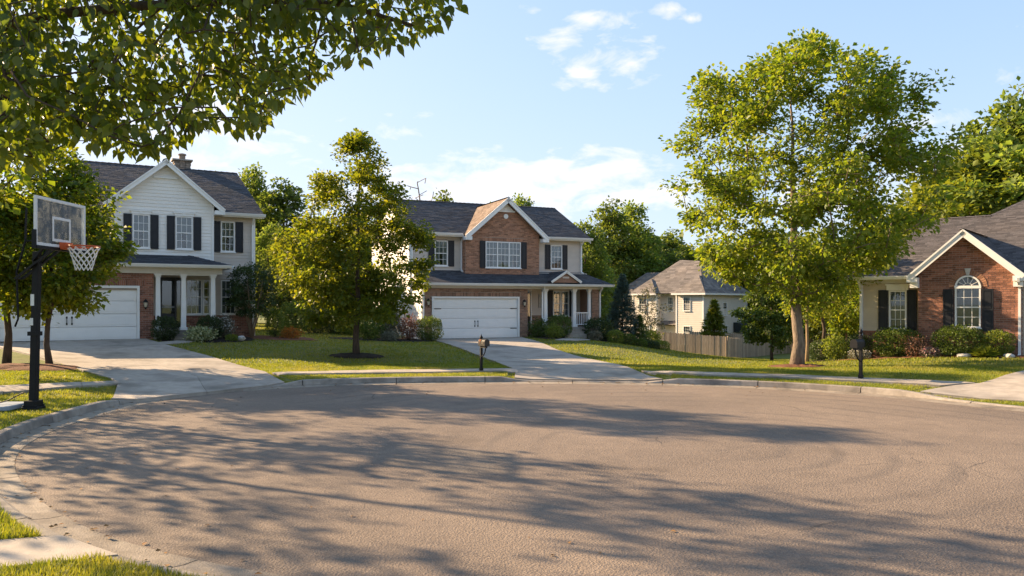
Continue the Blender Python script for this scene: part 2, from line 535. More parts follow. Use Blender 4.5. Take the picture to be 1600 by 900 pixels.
class MB:
    """collects boxes, bars, tubes and polygons into one mesh"""

    def __init__(self):
        self.v, self.f = [], []

    def add(self, vs, fs):
        b = len(self.v)
        self.v.extend(tuple(p) for p in vs)
        self.f.extend(tuple(i + b for i in q) for q in fs)

    def box(self, x0, x1, y0, y1, z0, z1):
        self.add([(x0, y0, z0), (x1, y0, z0), (x1, y1, z0), (x0, y1, z0), (x0, y0, z1), (x1, y0, z1), (x1, y1, z1), (x0, y1, z1)],
                 [(0, 3, 2, 1), (4, 5, 6, 7), (0, 1, 5, 4), (1, 2, 6, 5), (2, 3, 7, 6), (3, 0, 4, 7)])
        return self

    def beam(self, p, q, w, h, up=(0, 0, 1)):
        """box along p-q: w sideways, h along up"""
        p, q, up = Vector(p), Vector(q), Vector(up)
        d = (q - p).normalized()
        s = d.cross(up).normalized()
        u = s.cross(d).normalized()
        s, u = s * w / 2, u * h / 2
        vs = [p - s - u, p + s - u, p + s + u, p - s + u, q - s - u, q + s - u, q + s + u, q - s + u]
        self.add(vs, [(0, 1, 2, 3), (7, 6, 5, 4), (4, 5, 1, 0), (5, 6, 2, 1), (6, 7, 3, 2), (7, 4, 0, 3)])
        return self

    def prism(self, poly, off):
        """polygon of 3-d points pushed along off"""
        n = len(poly)
        off = Vector(off)
        a = [Vector(p) for p in poly]
        self.add(a + [p + off for p in a], [tuple(range(n))[::-1], tuple(range(n, 2 * n))] +
                 [(i, (i + 1) % n, n + (i + 1) % n, n + i) for i in range(n)])
        return self

    def tube(self, pts, rs, n=6, caps=True):
        pts = [Vector(p) for p in pts]
        if not hasattr(rs, '__len__'):
            rs = [rs] * len(pts)
        b = len(self.v)
        ref = None
        for i, p in enumerate(pts):
            d = (pts[min(i + 1, len(pts) - 1)] - pts[max(i - 1, 0)])
            if d.length < 1e-9:
                d = Vector((0, 0, 1))
            d.normalize()
            if ref is None:
                ref = Vector((1, 0, 0)) if abs(d.x) < 0.8 else Vector((0, 1, 0))
            s = (ref - d * ref.dot(d)).normalized()
            ref = s
            u = d.cross(s)
            for k in range(n):
                a = 2 * pi * k / n
                q = p + (s * cos(a) + u * sin(a)) * rs[i]
                self.v.append((q.x, q.y, q.z))
        for i in range(len(pts) - 1):
            for k in range(n):
                self.f.append((b + i * n + k, b + i * n + (k + 1) % n, b + (i + 1) * n + (k + 1) % n, b + (i + 1) * n + k))
        if caps:
            self.f.append(tuple(b + k for k in range(n))[::-1])
            e = b + (len(pts) - 1) * n
            self.f.append(tuple(e + k for k in range(n)))
        return self

    def lathe(self, prof, n=12, c=(0, 0, 0)):
        return self.tube([(c[0], c[1], c[2] + z) for r, z in prof], [r for r, z in prof], n)

    def build(self, name, mat, parent=None, smooth=False, zb=0.0, bevel=0.0):
        me = bpy.data.meshes.new(name)
        me.from_pydata([(x, y, z - zb) for x, y, z in self.v], [], self.f)
        if smooth:
            me.polygons.foreach_set('use_smooth', [True] * len(me.polygons))
        me.update()
        o = link(name, me, mat, parent)
        if bevel:
            m = o.modifiers.new('bevel', 'BEVEL')
            m.width = bevel
            m.segments = 2
            m.limit_method = 'ANGLE'
        return o


def rowcuts(polys, z):
    xs = []
    for P in polys:
        for i in range(len(P)):
            (x0, y0), (x1, y1) = P[i], P[(i + 1) % len(P)]
            if (y0 <= z) != (y1 <= z):
                xs.append(x0 + (z - y0) / (y1 - y0) * (x1 - x0))
    xs.sort()
    return [(xs[i], xs[i + 1]) for i in range(0, len(xs) - 1, 2)]


def rows(polys, h, z0=None):
    """cut an outline with holes (even-odd) into courses of height h: (a0,b0,a1,b1,za,zb)"""
    zs = [p[1] for p in polys[0]]
    lo, hi = min(zs), max(zs)
    z = lo if z0 is None else z0
    out = []
    k = 0
    while z < hi - 0.005:
        zt = min(z + h, hi)
        A, B = rowcuts(polys, z + 0.002), rowcuts(polys, zt - 0.002)
        if len(A) == len(B):
            out += [(a[0], a[1], b[0], b[1], z, zt, k) for a, b in zip(A, B)]
        else:
            M = rowcuts(polys, (z + zt) / 2)
            out += [(a[0], a[1], a[0], a[1], z, zt, k) for a in M]
        z = zt
        k += 1
    return out


def rect(a, b, c, d):
    return [(a, c), (b, c), (b, d), (a, d)]


# ================================================================== ground shape


def px2w(px, py, z=0.0):
    d = F * (EYE - z) / (py - HZ)
    return ((px - 800) / F * d, d)


KP = [(60, -34), (30, -14), (14, -3.2), (7, 1.8), (2.6, 4.35)]
KP += [px2w(*p) for p in ((400, 893), (270, 870), (180, 845), (115, 818), (70, 790), (38, 762), (22, 735), (22, 712), (50, 688), (110, 663),
                          (220, 632), (330, 615), (500, 604), (640, 600.5), (800, 599.5), (1000, 601.5), (1200, 608), (1400, 622), (1600, 644))]
KP += [(13.2, 13.4), (18, 10.2), (30, 2.6), (62, -16)]
KP = np.array(KP)


def spline(P, step):
    out = []
    n = len(P)
    for i in range(n - 1):
        p0, p1, p2, p3 = P[max(i - 1, 0)], P[i], P[i + 1], P[min(i + 2, n - 1)]
        m = max(2, int(np.linalg.norm(p2 - p1) / 0.1))
        for t in np.linspace(0, 1, m, endpoint=False):
            out.append(0.5 * ((2 * p1) + (-p0 + p2) * t + (2 * p0 - 5 * p1 + 4 * p2 - p3) * t * t + (-p0 + 3 * p1 - 3 * p2 + p3) * t ** 3))
    out.append(P[-1])
    out = np.array(out)
    s = np.concatenate([[0], np.cumsum(np.linalg.norm(np.diff(out, axis=0), axis=1))])
    q = np.arange(0, s[-1], step)
    return np.stack([np.interp(q, s, out[:, 0]), np.interp(q, s, out[:, 1])], 1)


K = spline(KP, 0.4)
for _ in range(6):
    K[1:-1] = 0.25 * K[:-2] + 0.5 * K[1:-1] + 0.25 * K[2:]
T = np.gradient(K, axis=0)
T /= np.linalg.norm(T, axis=1)[:, None]
NRM = np.stack([-T[:, 1], T[:, 0]], 1)          # outward: left of travel
CEN = np.array([3.0, 11.8])
RAD = K - CEN
RAD /= np.linalg.norm(RAD, axis=1)[:, None]
NK = len(K)
# kerb height along the circle: dropped at the three driveways and at the near ramp
KPX = 800 + F * K[:, 0] / np.maximum(K[:, 1], 0.5)
KPY = HZ + F * EYE / np.maximum(K[:, 1], 0.5)


def bump01(x, a, b, w):
    return np.clip((x - a) / w, 0, 1) * np.clip((b - x) / w, 0, 1)


farside = (K[:, 1] > 13.0)
drop = np.zeros(NK)
drop = np.maximum(drop, np.where(farside, bump01(KPX, 205, 470, 25), 0))
drop = np.maximum(drop, np.where(farside, bump01(KPX, 790, 1045, 20), 0))
drop = np.maximum(drop, np.where(farside | (K[:, 0] > 9), np.clip((KPX - 1400) / 60, 0, 1) * (K[:, 0] < 19), 0))
drop = np.maximum(drop, np.where((K[:, 0] < 3) & (K[:, 1] < 10.5), np.clip((10.5 - K[:, 1]) / 1.5, 0, 1), 0))
KTOP = 0.155 - 0.105 * drop

# thin-plate spline through surveyed spots (px, py, distance) -> ground height


def spot(px, py, d):
    return ((px - 800) / F * d, d, EYE - (py - HZ) / F * d)


CP = [spot(214, 530, 32), spot(6, 536, 29.7), spot(-60, 540, 29), spot(300, 528, 33.5), spot(400, 525, 36), spot(480, 531, 36), spot(557, 556, 29),
      spot(640, 530, 41.5), spot(690, 530, 41.2), spot(809, 527.5, 43), spot(937, 524, 46), spot(960, 536, 39), spot(1010, 549, 44),
      spot(1022, 548, 58), spot(1137, 559, 56), spot(1200, 553, 66), spot(1295, 548, 74), spot(1100, 570, 32), spot(1245, 573, 25),
      spot(1348, 561, 31), spot(1435, 557, 28.8), spot(1597, 557, 26.5), spot(1180, 563, 40), spot(430, 575, 24.5), spot(700, 573, 25.5),
      spot(960, 570, 26), spot(330, 560, 26.5), spot(1300, 566, 36),
      (-14, 19, .30), (-18, 14, .30), (-12, 9, .22), (-22, 22, .5), (-28, 36, .8), (-24, 50, .8), (0, 55, .3), (20, 90, -2.3), (45, 60, -1.5), (35, 35, 0.2),
      (-4, 4, .15), (0, 0, .15), (-10, 0, .15), (6, -6, .15), (25, 15, .3), (30, 22, .4), (0, 100, -1), (-60, 60, 1), (80, 60, -1), (0, -60, 0), (-60, -20, .3),
      (0, 220, 0), (-200, 100, 1), (200, 100, 0), (0, 650, 0), (-600, 200, 0), (600, 200, 0), (300, -300, 0), (-300, -300, 0)]
CP = np.array(CP)


def _tps(r):
    r = np.maximum(r, 1e-9)
    return r * r * np.log(r)


_n = len(CP)
_A = np.zeros((_n + 3, _n + 3))
_A[:_n, :_n] = _tps(np.linalg.norm(CP[:, None, :2] - CP[None, :, :2], axis=2)) + np.eye(_n) * 2.0
_A[:_n, _n] = 1
_A[:_n, _n + 1:] = CP[:, :2]
_A[_n, :_n] = 1
_A[_n + 1:, :_n] = CP[:, :2].T
_w = np.linalg.solve(_A, np.concatenate([CP[:, 2], [0, 0, 0]]))


def tps(P):
    out = np.empty(len(P))
    for i in range(0, len(P), 20000):
        q = P[i:i + 20000]
        out[i:i + 20000] = _tps(np.linalg.norm(q[:, None] - CP[None, :, :2], axis=2)) @ _w[:_n] + _w[_n] + q @ _w[_n + 1:]
    return out


NEARK = np.where((K[:, 0] < 4) & (K[:, 1] < 11), np.clip((10.6 - K[:, 1]) / 1.6, 0, 1), 0)


def kerbdist(P):
    """signed distance outside the asphalt edge, and kerb height there"""
    D = np.empty(len(P))
    Z = np.empty(len(P))
    for i in range(0, len(P), 10000):
        q = P[i:i + 10000]
        d2 = (q ** 2).sum(1)[:, None] - 2 * q @ K.T + (K ** 2).sum(1)[None]
        j = d2.argmin(1)
        D[i:i + 10000] = ((q - K[j]) * NRM[j]).sum(1) + .11 * NEARK[j]
        Z[i:i + 10000] = KTOP[j]
    return D, Z


def hgt(P, D=None, Z=None):
    P = np.atleast_2d(np.asarray(P, dtype=float))
    if D is None:
        D, Z = kerbdist(P)
    t = np.clip((D - 0.7) / 3.4, 0, 1)
    t = t * t * (3 - 2 * t)
    return Z * (1 - t) + tps(P) * t


def H1(x, y):
    return float(hgt([(x, y)])[0])


def ray(px, py, guess=0.2):
    """world point where the line of sight meets the ground"""
    z = guess
    for _ in range(14):
        d = F * (EYE - z) / (py - HZ)
        x = (px - 800) / F * d
        z = 0.5 * z + 0.5 * H1(x, d)
    return (x, d)


def inpoly(P, poly):
    x, y = P[:, 0], P[:, 1]
    r = np.zeros(len(P), dtype=bool)
    n = len(poly)
    for i in range(n):
        x0, y0 = poly[i]
        x1, y1 = poly[(i + 1) % n]
        c = (y0 > y) != (y1 > y)
        with np.errstate(divide='ignore', invalid='ignore'):
            r ^= c & (x < (x1 - x0) * (y - y0) / (y1 - y0 + 1e-12) + x0)
    return r


PAVED = []          # outlines where no grass grows
NOGRASS = []


def resamp(L, n):
    L = np.array(L, dtype=float)
    s = np.concatenate([[0], np.cumsum(np.linalg.norm(np.diff(L, axis=0), axis=1))])
    q = np.linspace(0, s[-1], n)
    return np.stack([np.interp(q, s, L[:, 0]), np.interp(q, s, L[:, 1])], 1)


def slabs(name, A, B, nrow, ncol, lift=0.03, gap=0.012, mat='concrete', piece='slab', rings=4):
    """paving between two edge lines A and B, cut into nrow x ncol slabs with open joints on a dark bed"""
    n = nrow * rings + 1
    A, B = resamp(A, n), resamp(B, n)
    PAVED.append([tuple(p) for p in A] + [tuple(p) for p in B[::-1]])

    def P(i, t):
        return A[i] * (1 - t) + B[i] * t
    m = ncol * rings + 1
    V = np.array([P(i, j / (m - 1)) for i in range(n) for j in range(m)])
    z = hgt(V) + lift - 0.022
    me = np_mesh(name, np.column_stack([V, z]), [(i * m + j, i * m + j + 1, (i + 1) * m + j + 1, (i + 1) * m + j) for i in range(n - 1) for j in range(m - 1)])
    o = tag(link(name, me, 'joint'), kind='structure')
    length = np.linalg.norm(A[-1] - A[0])
    width = np.linalg.norm(A[n // 2] - B[n // 2])
    gi, gj = gap * 0.5 * nrow / max(length, .1), gap * 0.5 * ncol / max(width, .1)
    for r in range(nrow):
        for c in range(ncol):
            vs = []
            for a in range(rings + 1):
                fa = r * rings + (gi + (1 - 2 * gi) * a / rings) * rings
                i0 = min(int(fa), n - 2)
                fr = fa - i0
                for b in range(rings + 1):
                    t = (c + gj + (1 - 2 * gj) * b / rings) / ncol
                    vs.append(P(i0, t) * (1 - fr) + P(i0 + 1, t) * fr)
            vs = np.array(vs)
            zz = hgt(vs) + lift + RNG.uniform(-0.004, 0.004)
            k = rings + 1
            top = np.column_stack([vs, zz])
            bot = top - np.array([0, 0, 0.09])
            fs = [(a * k + b, a * k + b + 1, (a + 1) * k + b + 1, (a + 1) * k + b) for a in range(rings) for b in range(rings)]
            per = [b for b in range(k)] + [a * k + rings for a in range(1, k)] + [rings * k + b for b in range(rings - 1, -1, -1)] + [a * k for a in range(rings - 1, 0, -1)]
            q = len(top)
            for i in range(len(per)):
                x, y = per[i], per[(i + 1) % len(per)]
                fs.append((x, x + q, y + q, y))
            link(piece, np_mesh(piece, np.vstack([top, bot]), fs, False), mat, o)
    return o


# --- asphalt: one sheet filling the circle and the road that leaves to the right
rings = [0.0, 0.15, 0.3, 0.45, 0.6, 0.75, 0.9, 1.0]
V = np.vstack([CEN + (K - CEN) * r for r in rings])
V = np.column_stack([V, np.zeros(len(V))])
fs = [(r * NK + i, r * NK + i + 1, (r + 1) * NK + i + 1, (r + 1) * NK + i) for r in range(len(rings) - 1) for i in range(NK - 1)]
fs += [(r * NK + NK - 1, r * NK, (r + 1) * NK, (r + 1) * NK + NK - 1) for r in range(len(rings) - 1)]
tag(link('road', np_mesh('road', V, [f[::-1] for f in fs]), 'asphalt'), kind='structure')

# --- gutter pan and kerb, cast in lengths with open joints
PAN = 0.36


WSC = 1 - .2 * np.where((K[:, 0] < 4) & (K[:, 1] < 11), np.clip((10.6 - K[:, 1]) / 1.6, 0, 1), 0)   # narrower at the near ramp


def strip(i0, i1, prof, gap, name, mat, parent, jit=0.0):
    """profile [(offset, z or 'top')] swept along kerb samples i0..i1"""
    vs = []
    m = len(prof)
    j = RNG.uniform(-jit, jit)
    for i in range(i0, i1 + 1):
        sh = T[i] * (gap if i == i0 else (-gap if i == i1 else 0))
        for s, z in prof:
            q = K[i] + NRM[i] * s * WSC[i] + sh
            zz = KTOP[i] + z[1] if isinstance(z, tuple) else z
            vs.append((q[0], q[1], zz + j))
    n = i1 - i0 + 1
    f = [(a * m + b, a * m + b + 1, (a + 1) * m + b + 1, (a + 1) * m + b) for a in range(n - 1) for b in range(m - 1)]
    me = bpy.data.meshes.new(name)
    me.from_pydata(vs, [], f + [tuple(range(m)), tuple((n - 1) * m + b for b in range(m))[::-1]])
    me.update()
    return link(name, me, mat, parent)


i_lo = int(np.argmin(np.abs(K[:, 0] - 8) + (K[:, 1] > 4) * 99))
i_hi = int(np.argmin(np.abs(K[:, 0] - 24) + (K[:, 1] < 4) * 99))
kb = strip(0, NK - 1, [(PAN - .02, -.02), (PAN + .035, -.02), (PAN + .05, ('t', -.02)), (PAN + .19, ('t', -.02)), (PAN + .19, -.4)], 0, 'kerb', 'joint', None)
tag(kb, kind='structure')
gt = strip(0, NK - 1, [(-.02, -.012), (PAN + .03, -.004)], 0, 'gutter', 'joint', None)
tag(gt, kind='structure')
i = i_lo
while i + 6 <= i_hi:
    strip(i, i + 6, [(PAN, -.03), (PAN + .006, .03), (PAN + .03, ('t', -.015)), (PAN + .055, ('t', 0)), (PAN + .17, ('t', .003)), (PAN + .20, ('t', -.012)), (PAN + .205, -.3)],
          0.012, 'kerb_stone', 'kerb_concrete', kb, 0.004)
    strip(i, i + 6, [(0.0, -.05), (0.0, .004), (PAN * .5, .004), (PAN - .004, .022), (PAN - .004, -.05)], 0.008, 'gutter_slab', 'gutter_concrete', gt, 0.003)
    i += 6

# --- driveways, sidewalks, paths


def R(*pts):
    return [ray(*p) for p in pts]


def kerbpt(px, py, off):
    """point on the kerb line nearest to the pixel's ground point, pushed off outward"""
    w = np.array(px2w(px, py, 0.0))
    i = int(((K - w) ** 2).sum(1).argmin())
    return tuple(K[i] + NRM[i] * off)


KB = PAN + .215
HA = (-15.627, 32.0, radians(30))     # garage door right foot of the white house
HB = (-4.185, 41.0, radians(24))      # garage door left foot of the brick-gabled house
HC = (15.24, 28.8, radians(-41))      # left corner of the brick gable, ranch house


def loc(h, u, v):
    a = h[2]
    return (h[0] + u * cos(a) - v * sin(a), h[1] + u * sin(a) + v * cos(a))


drv1 = slabs('driveway', [loc(HA, -5.3, -.03)] + R((55, 557), (120, 577), (185, 597)) + [kerbpt(213, 634, KB)],
      [loc(HA, .35, -.03)] + R((262, 540), (330, 558), (415, 582)) + [kerbpt(452, 606, KB)], 5, 2)
drv2 = slabs('driveway', [loc(HB, -.15, -.03)] + R((730, 549), (775, 566), (806, 579)) + [kerbpt(803, 599.5, KB)],
      [loc(HB, 5.15, -.03)] + R((868, 546), (935, 564), (996, 581)) + [kerbpt(1028, 602, KB)], 5, 2)
drv3 = slabs('driveway', [(19.6, 23.6)] + R((1600, 580), (1546, 598), (1470, 605.5)) + [kerbpt(1408, 623, KB)],
      [(24.5, 20.5), (21.5, 17.3), (19.5, 14.6)] + [(18.2, 12.6), (17.6, 11.4)], 4, 2)
sw1 = slabs('sidewalk', R((425, 584.5), (600, 580), (806, 578)), R((436, 588.5), (600, 584.5), (811, 583)), 9, 1, lift=.05, rings=3)
sw2 = slabs('sidewalk', R((1002, 581.5), (1100, 583.5), (1250, 588), (1400, 594.5), (1525, 600.5)), R((1016, 585), (1100, 587.5), (1250, 592.5), (1400, 600), (1468, 605)), 9, 1, lift=.05, rings=3)
sw3 = slabs('sidewalk', R((-260, 618), (0, 605.5), (100, 601), (187, 597)), R((-260, 634), (0, 616), (100, 607), (190, 601.5)), 6, 1, lift=.05, rings=3)
# near-left ramp slab leading off to the left, and a slab behind the hoop
sw4 = slabs('ramp_path', R((-420, 862), (0, 845), (97, 837)), R((-420, 935), (0, 888), (186, 868)), 3, 1, lift=.012)
sw5 = slabs('front_walk', [loc(HB, 5.4, -3.6), loc(HB, 6.6, -2.2), loc(HB, 7.4, -1.75)], [loc(HB, 6.2, -4.6), loc(HB, 7.8, -3.1), loc(HB, 8.6, -1.75)], 3, 1, rings=3)
sw6 = slabs('front_walk', [loc(HA, .3, -2.0), loc(HA, 1.0, -1.5), loc(HA, 1.35, -1.05)], [loc(HA, .9, -2.6), loc(HA, 1.9, -1.8), loc(HA, 2.15, -1.05)], 3, 1, rings=3)

# --- the ground itself: one sheet from the back of the kerb to the horizon
offs = np.concatenate([[0], np.arange(.3, 4.2, .3), np.arange(4.7, 12, .55), np.arange(12.8, 50, 1.7), [54, 60, 68, 80, 95, 120, 160, 220, 320, 480, 700, 1100]])
base2 = K + NRM * (PAN + .195) * WSC[:, None]
GV = np.vstack([base2 + RAD * s for s in offs])
gD, gZ = kerbdist(GV)
gz = hgt(GV, gD, gZ)
lower = np.zeros(len(GV), dtype=bool)
for P in PAVED:
    lower |= inpoly(GV, P)
gz = gz - 0.05 * lower - 0.012
fs = [(r * NK + i, (r + 1) * NK + i, (r + 1) * NK + i + 1, r * NK + i + 1) for r in range(len(offs) - 1) for i in range(NK - 1)]
me = np_mesh('ground', np.column_stack([GV, gz]), [f[::-1] for f in fs], True)
tag(link('ground', me, 'lawn'), kind='structure')


def bed(poly, mat, lift=0.035, mound=0.0, n=14):
    """mulched planting bed following the ground"""
    poly = np.array(poly)
    c = poly.mean(0)
    per = resamp(np.vstack([poly, poly[:1]]), 41)[:-1]
    k = len(per)
    wob = 1 + 0.06 * np.sin(np.arange(k) * 1.7) * np.cos(np.arange(k) * .63)
    vs, zz = [], []
    rr = np.linspace(1, 0.02, 7)
    for r in rr:
        q = c + (per - c) * r * wob[:, None]
        vs.append(q)
        zz.append(hgt(q) + lift * (0.2 if r == 1 else 1) + mound * (1 - r ** 2) + RNG.uniform(-.012, .012, k) * (r < 1))
    V = np.column_stack([np.vstack(vs), np.concatenate(zz)])
    fs = [(a * k + i, a * k + (i + 1) % k, (a + 1) * k + (i + 1) % k, (a + 1) * k + i) for a in range(len(rr) - 1) for i in range(k)]
    o = tag(link('mulch_bed', np_mesh('mulch_bed', V, fs, False), mat), kind='structure')
    NOGRASS.append([tuple(p) for p in c + (per - c) * .96])
    return o


def disc(c, r, n=16, sy=1.0):
    return [(c[0] + r * cos(2 * pi * i / n), c[1] + sy * r * sin(2 * pi * i / n)) for i in range(n)]


bed([loc(HA, .72, .0), loc(HA, .72, -1.0), loc(HA, 1.0, -1.25), loc(HA, 1.3, -.9), loc(HA, 1.3, .0)], 'mulch_dark')
bed([loc(HA, 2.2, 0), loc(HA, 2.2, -1.2), loc(HA, 2.5, -1.9), loc(HA, 3.6, -1.6), loc(HA, 4.5, -.9), loc(HA, 4.8, .2), loc(HA, 4.4, 1.6), loc(HA, 3.2, 1.6)], 'mulch_dark')
bed([loc(HA, 4.4, 1.5), loc(HA, 4.6, .1), loc(HA, 5.4, -.5), loc(HA, 7.6, 0), loc(HA, 7.8, 1.6), loc(HA, 6, 2.4)], 'mulch_red')
bed([loc(HB, -.4, -.1), loc(HB, -.3, -1.7), loc(HB, -1.6, -2.2), loc(HB, -4.4, -1.6), loc(HB, -5.8, .2), loc(HB, -3.5, 1.6), loc(HB, -.8, 1.4)], 'mulch_dark')
bed([loc(HB, 5.7, -.1), loc(HB, 5.5, -2.3), loc(HB, 6.4, -2.4), loc(HB, 7.2, -1.5), loc(HB, 7.3, -.1)], 'mulch_dark')
bed([loc(HB, 8.7, -.1), loc(HB, 8.7, -2.6), loc(HB, 9.8, -3.4), loc(HB, 11.5, -3.2), loc(HB, 13.2, -2.6), loc(HB, 13.8, -.6), loc(HB, 11, .6)], 'mulch_dark')
bed([loc(HC, -2.6, .2), loc(HC, -3.3, -.9), loc(HC, -1.0, -1.25), loc(HC, 1.6, -1.3), loc(HC, 3.9, -1.2), loc(HC, 4.0, -.1), loc(HC, .2, -.1)], 'mulch_red')
bed([loc(HC, -4.4, .8), loc(HC, -4.6, -.8), loc(HC, -2.6, -1.0), loc(HC, -2.6, .7)], 'mulch_dark')

# ================================================================== house kit


class House:
    def __init__(self, name, h, base, label):
        self.h, self.b = h, base
        self.o = empty(name, (h[0], h[1], base), h[2], label, 'house')
        NOGRASS  # footprints are added by the caller

    def part(self, mb, name, mat, parent=None, **k):
        return mb.build(name, mat, parent or self.o, zb=self.b, **k)

    # ---- walls
    def siding(self, polys, v, h, mat, side=None):
        """lap siding: a backing wall with every board an object; side=(u) turns the wall along v"""
        def P(s, d, z):
            return (s, v + d, z) if side is None else (side[0] + side[1] * d, s, z)
        mb = MB()
        for a0, b0, a1, b1, z0, z1, k in rows(polys, 0.4):
            q = [P(a0, .1, z0), P(b0, .1, z0), P(b1, .1, z1), P(a1, .1, z1)]
            mb.prism(q, Vector(P(0, .16, 0)) - Vector(P(0, .1, 0)))
        w = self.part(mb, 'wall', mat)
        for a0, b0, a1, b1, z0, z1, k in rows(polys, h):
            if min(b0 - a0, b1 - a1) < 0.0 or max(b0 - a0, b1 - a1) < 0.03:
                continue
            m = MB()
            lo, hi = -.016, .006
            vs = [P(a0, lo, z0), P(b0, lo, z0), P(b1, hi, z1 + .004), P(a1, hi, z1 + .004),
                  P(a0, .1, z0), P(b0, .1, z0), P(b1, .1, z1 + .004), P(a1, .1, z1 + .004)]
            m.add(vs, [(0, 1, 2, 3), (4, 7, 6, 5), (0, 4, 5, 1), (1, 5, 6, 2), (3, 2, 6, 7), (0, 3, 7, 4)])
            self.part(m, 'siding_board', mat, w)
        return w

    def bricks(self, polys, v, mat, side=None, name='brick_wall', soldier=()):
        """running-bond brickwork, every brick its own block, on a mortar backing"""
        def P(s, d, z):
            return (s, v + d, z) if side is None else (side[0] + side[1] * d, s, z)
        mb = MB()
        for a0, b0, a1, b1, z0, z1, k in rows(polys, 0.4):
            mb.prism([P(a0, .011, z0), P(b0, .011, z0), P(b1, .011, z1), P(a1, .011, z1)], Vector(P(0, .2, 0)) - Vector(P(0, 0.011, 0)))
        w = self.part(mb, 'wall', 'mortar')
        m = MB()
        L, Hh, g = .215, .067, .011

        def brick(a0, b0, a1, b1, z0, z1):
            d = random.uniform(-.002, .002)
            vs = [P(a0, d, z0), P(b0, d, z0), P(b1, d, z1), P(a1, d, z1), P(a0, .02, z0), P(b0, .02, z0), P(b1, .02, z1), P(a1, .02, z1)]
            m.add(vs, [(0, 1, 2, 3), (0, 4, 5, 1), (1, 5, 6, 2), (3, 2, 6, 7), (0, 3, 7, 4)])
        for s0, s1, z0, z1 in soldier:
            x = s0
            while x < s1 - .03:
                brick(x, min(x + Hh, s1), x, min(x + Hh, s1), z0 + .006, z1 - .006)
                x += Hh + g
        hol = polys + [rect(*s) for s in soldier]
        for a0, b0, a1, b1, z0, z1, k in rows(hol, Hh + g):
            lo, hi = min(a0, a1), max(b0, b1)
            if hi - lo < .03:
                continue
            x = math.floor(lo / (L + g)) * (L + g) - (k % 2) * (L + g) / 2
            while x < hi:
                l, r = x, x + L
                p0, q0, p1, q1 = max(l, a0), min(r, b0), max(l, a1), min(r, b1)
                if q0 - p0 > .012 or q1 - p1 > .012:
                    if q0 < p0:
                        p0 = q0 = min(max(p0, a0), b0)
                    if q1 < p1:
                        p1 = q1 = min(max(p1, a1), b1)
                    brick(p0, q0, p1, q1, z0, z1 - g)
                x += L + g
        o = self.part(m, name, mat, w)
        tag(o, kind='stuff')
        return w

    # ---- roofs
    def roof(self, pts, mat, deck=0.09, w=.33, e=.145, roofo=None):
        """one roof slope: a deck under overlapping shingles. pts[0]-pts[1] is the eave"""
        p = [Vector(q) for q in pts]
        ex = (p[1] - p[0]).normalized()
        n = ex.cross(p[2] - p[0]).normalized()
        if n.z < 0:
            n = -n
        ey = n.cross(ex).normalized()
        if ey.z < 0:
            ey = -ey
        mb = MB()
        mb.prism([q - n * .004 for q in p], -n * deck)
        o = self.part(mb, 'roof', 'roof_deck', roofo)
        P2 = [((q - p[0]).dot(ex), (q - p[0]).dot(ey)) for q in p]
        m = MB()
        for a0, b0, a1, b1, t0, t1, k in rows([P2], e):
            lo, hi = min(a0, a1), max(b0, b1)
            x = lo - random.uniform(0, w)
            while x < hi:
                r = x + w * random.choice((.6, .8, 1, 1, 1.25))
                q = [max(x + .004, a0), min(r, b0), min(r, b1), max(x + .004, a1)]
                if q[1] - q[0] > .01 or q[2] - q[3] > .01:
                    if q[1] < q[0]:
                        q[0] = q[1] = min(max(q[0], a0), b0)
                    if q[2] < q[3]:
                        q[2] = q[3] = min(max(q[2], a1), b1)
                    up = random.uniform(.011, .02)
                    A = p[0] + ex * q[0] + ey * t0
                    B = p[0] + ex * q[1] + ey * t0
                    C = p[0] + ex * q[2] + ey * (t1 + .004) + n * .004
                    D = p[0] + ex * q[3] + ey * (t1 + .004) + n * .004
                    m.add([A, B, B + n * up, A + n * up, C, D], [(0, 1, 2, 3), (3, 2, 4, 5)])
                x = r
        s = self.part(m, 'shingles', mat, o)
        tag(s, kind='stuff')
        return o

    def ridge(self, a, b, mat):
        a, b = Vector(a), Vector(b)
        n = max(1, int((b - a).length / .28))
        m = MB()
        s = (b - a).cross(Vector((0, 0, 1))).normalized()
        for i in range(n):
            p, q = a.lerp(b, i / n), a.lerp(b, (i + 1) / n)
            z0, z1 = Vector((0, 0, .035)), Vector((0, 0, .018))
            m.add([p - s * .12 - z1, p + z0, p + s * .12 - z1, q - s * .12 - z1 * 1.4, q + z1, q + s * .12 - z1 * 1.4],
                  [(0, 1, 4, 3), (1, 2, 5, 4)])
        return self.part(m, 'ridge_cap', mat)

    def gutter(self, p, q, mat='white_paint'):
        p, q = Vector(p), Vector(q)
        d = (q - p).normalized()
        out = Vector((d.y, -d.x, 0))
        m = MB()
        prof = [(0, -.13), (.08, -.13), (.13, -.03), (.135, 0), (.12, 0), (.07, -.11), (0.01, -.11), (.01, 0), (0, 0)]
        m.prism([p + out * a + Vector((0, 0, b)) for a, b in prof], q - p)
        return self.part(m, 'gutter', mat)

    def downspout(self, u, v, z1, z0, mat='white_paint'):
        m = MB()
        m.beam((u, v - .34, z1), (u, v - .3, z1 - .15), .07, .08, (1, 0, 0))
        m.beam((u, v - .3, z1 - .13), (u, v - .045, z1 - .36), .07, .08, (1, 0, 0))
        m.beam((u, v - .045, z1 - .34), (u, v - .045, z0 + .1), .07, .08, (1, 0, 0))
        m.beam((u, v - .045, z0 + .12), (u, v - .3, z0 + .04), .07, .08, (1, 0, 0))
        return self.part(m, 'downspout', mat)

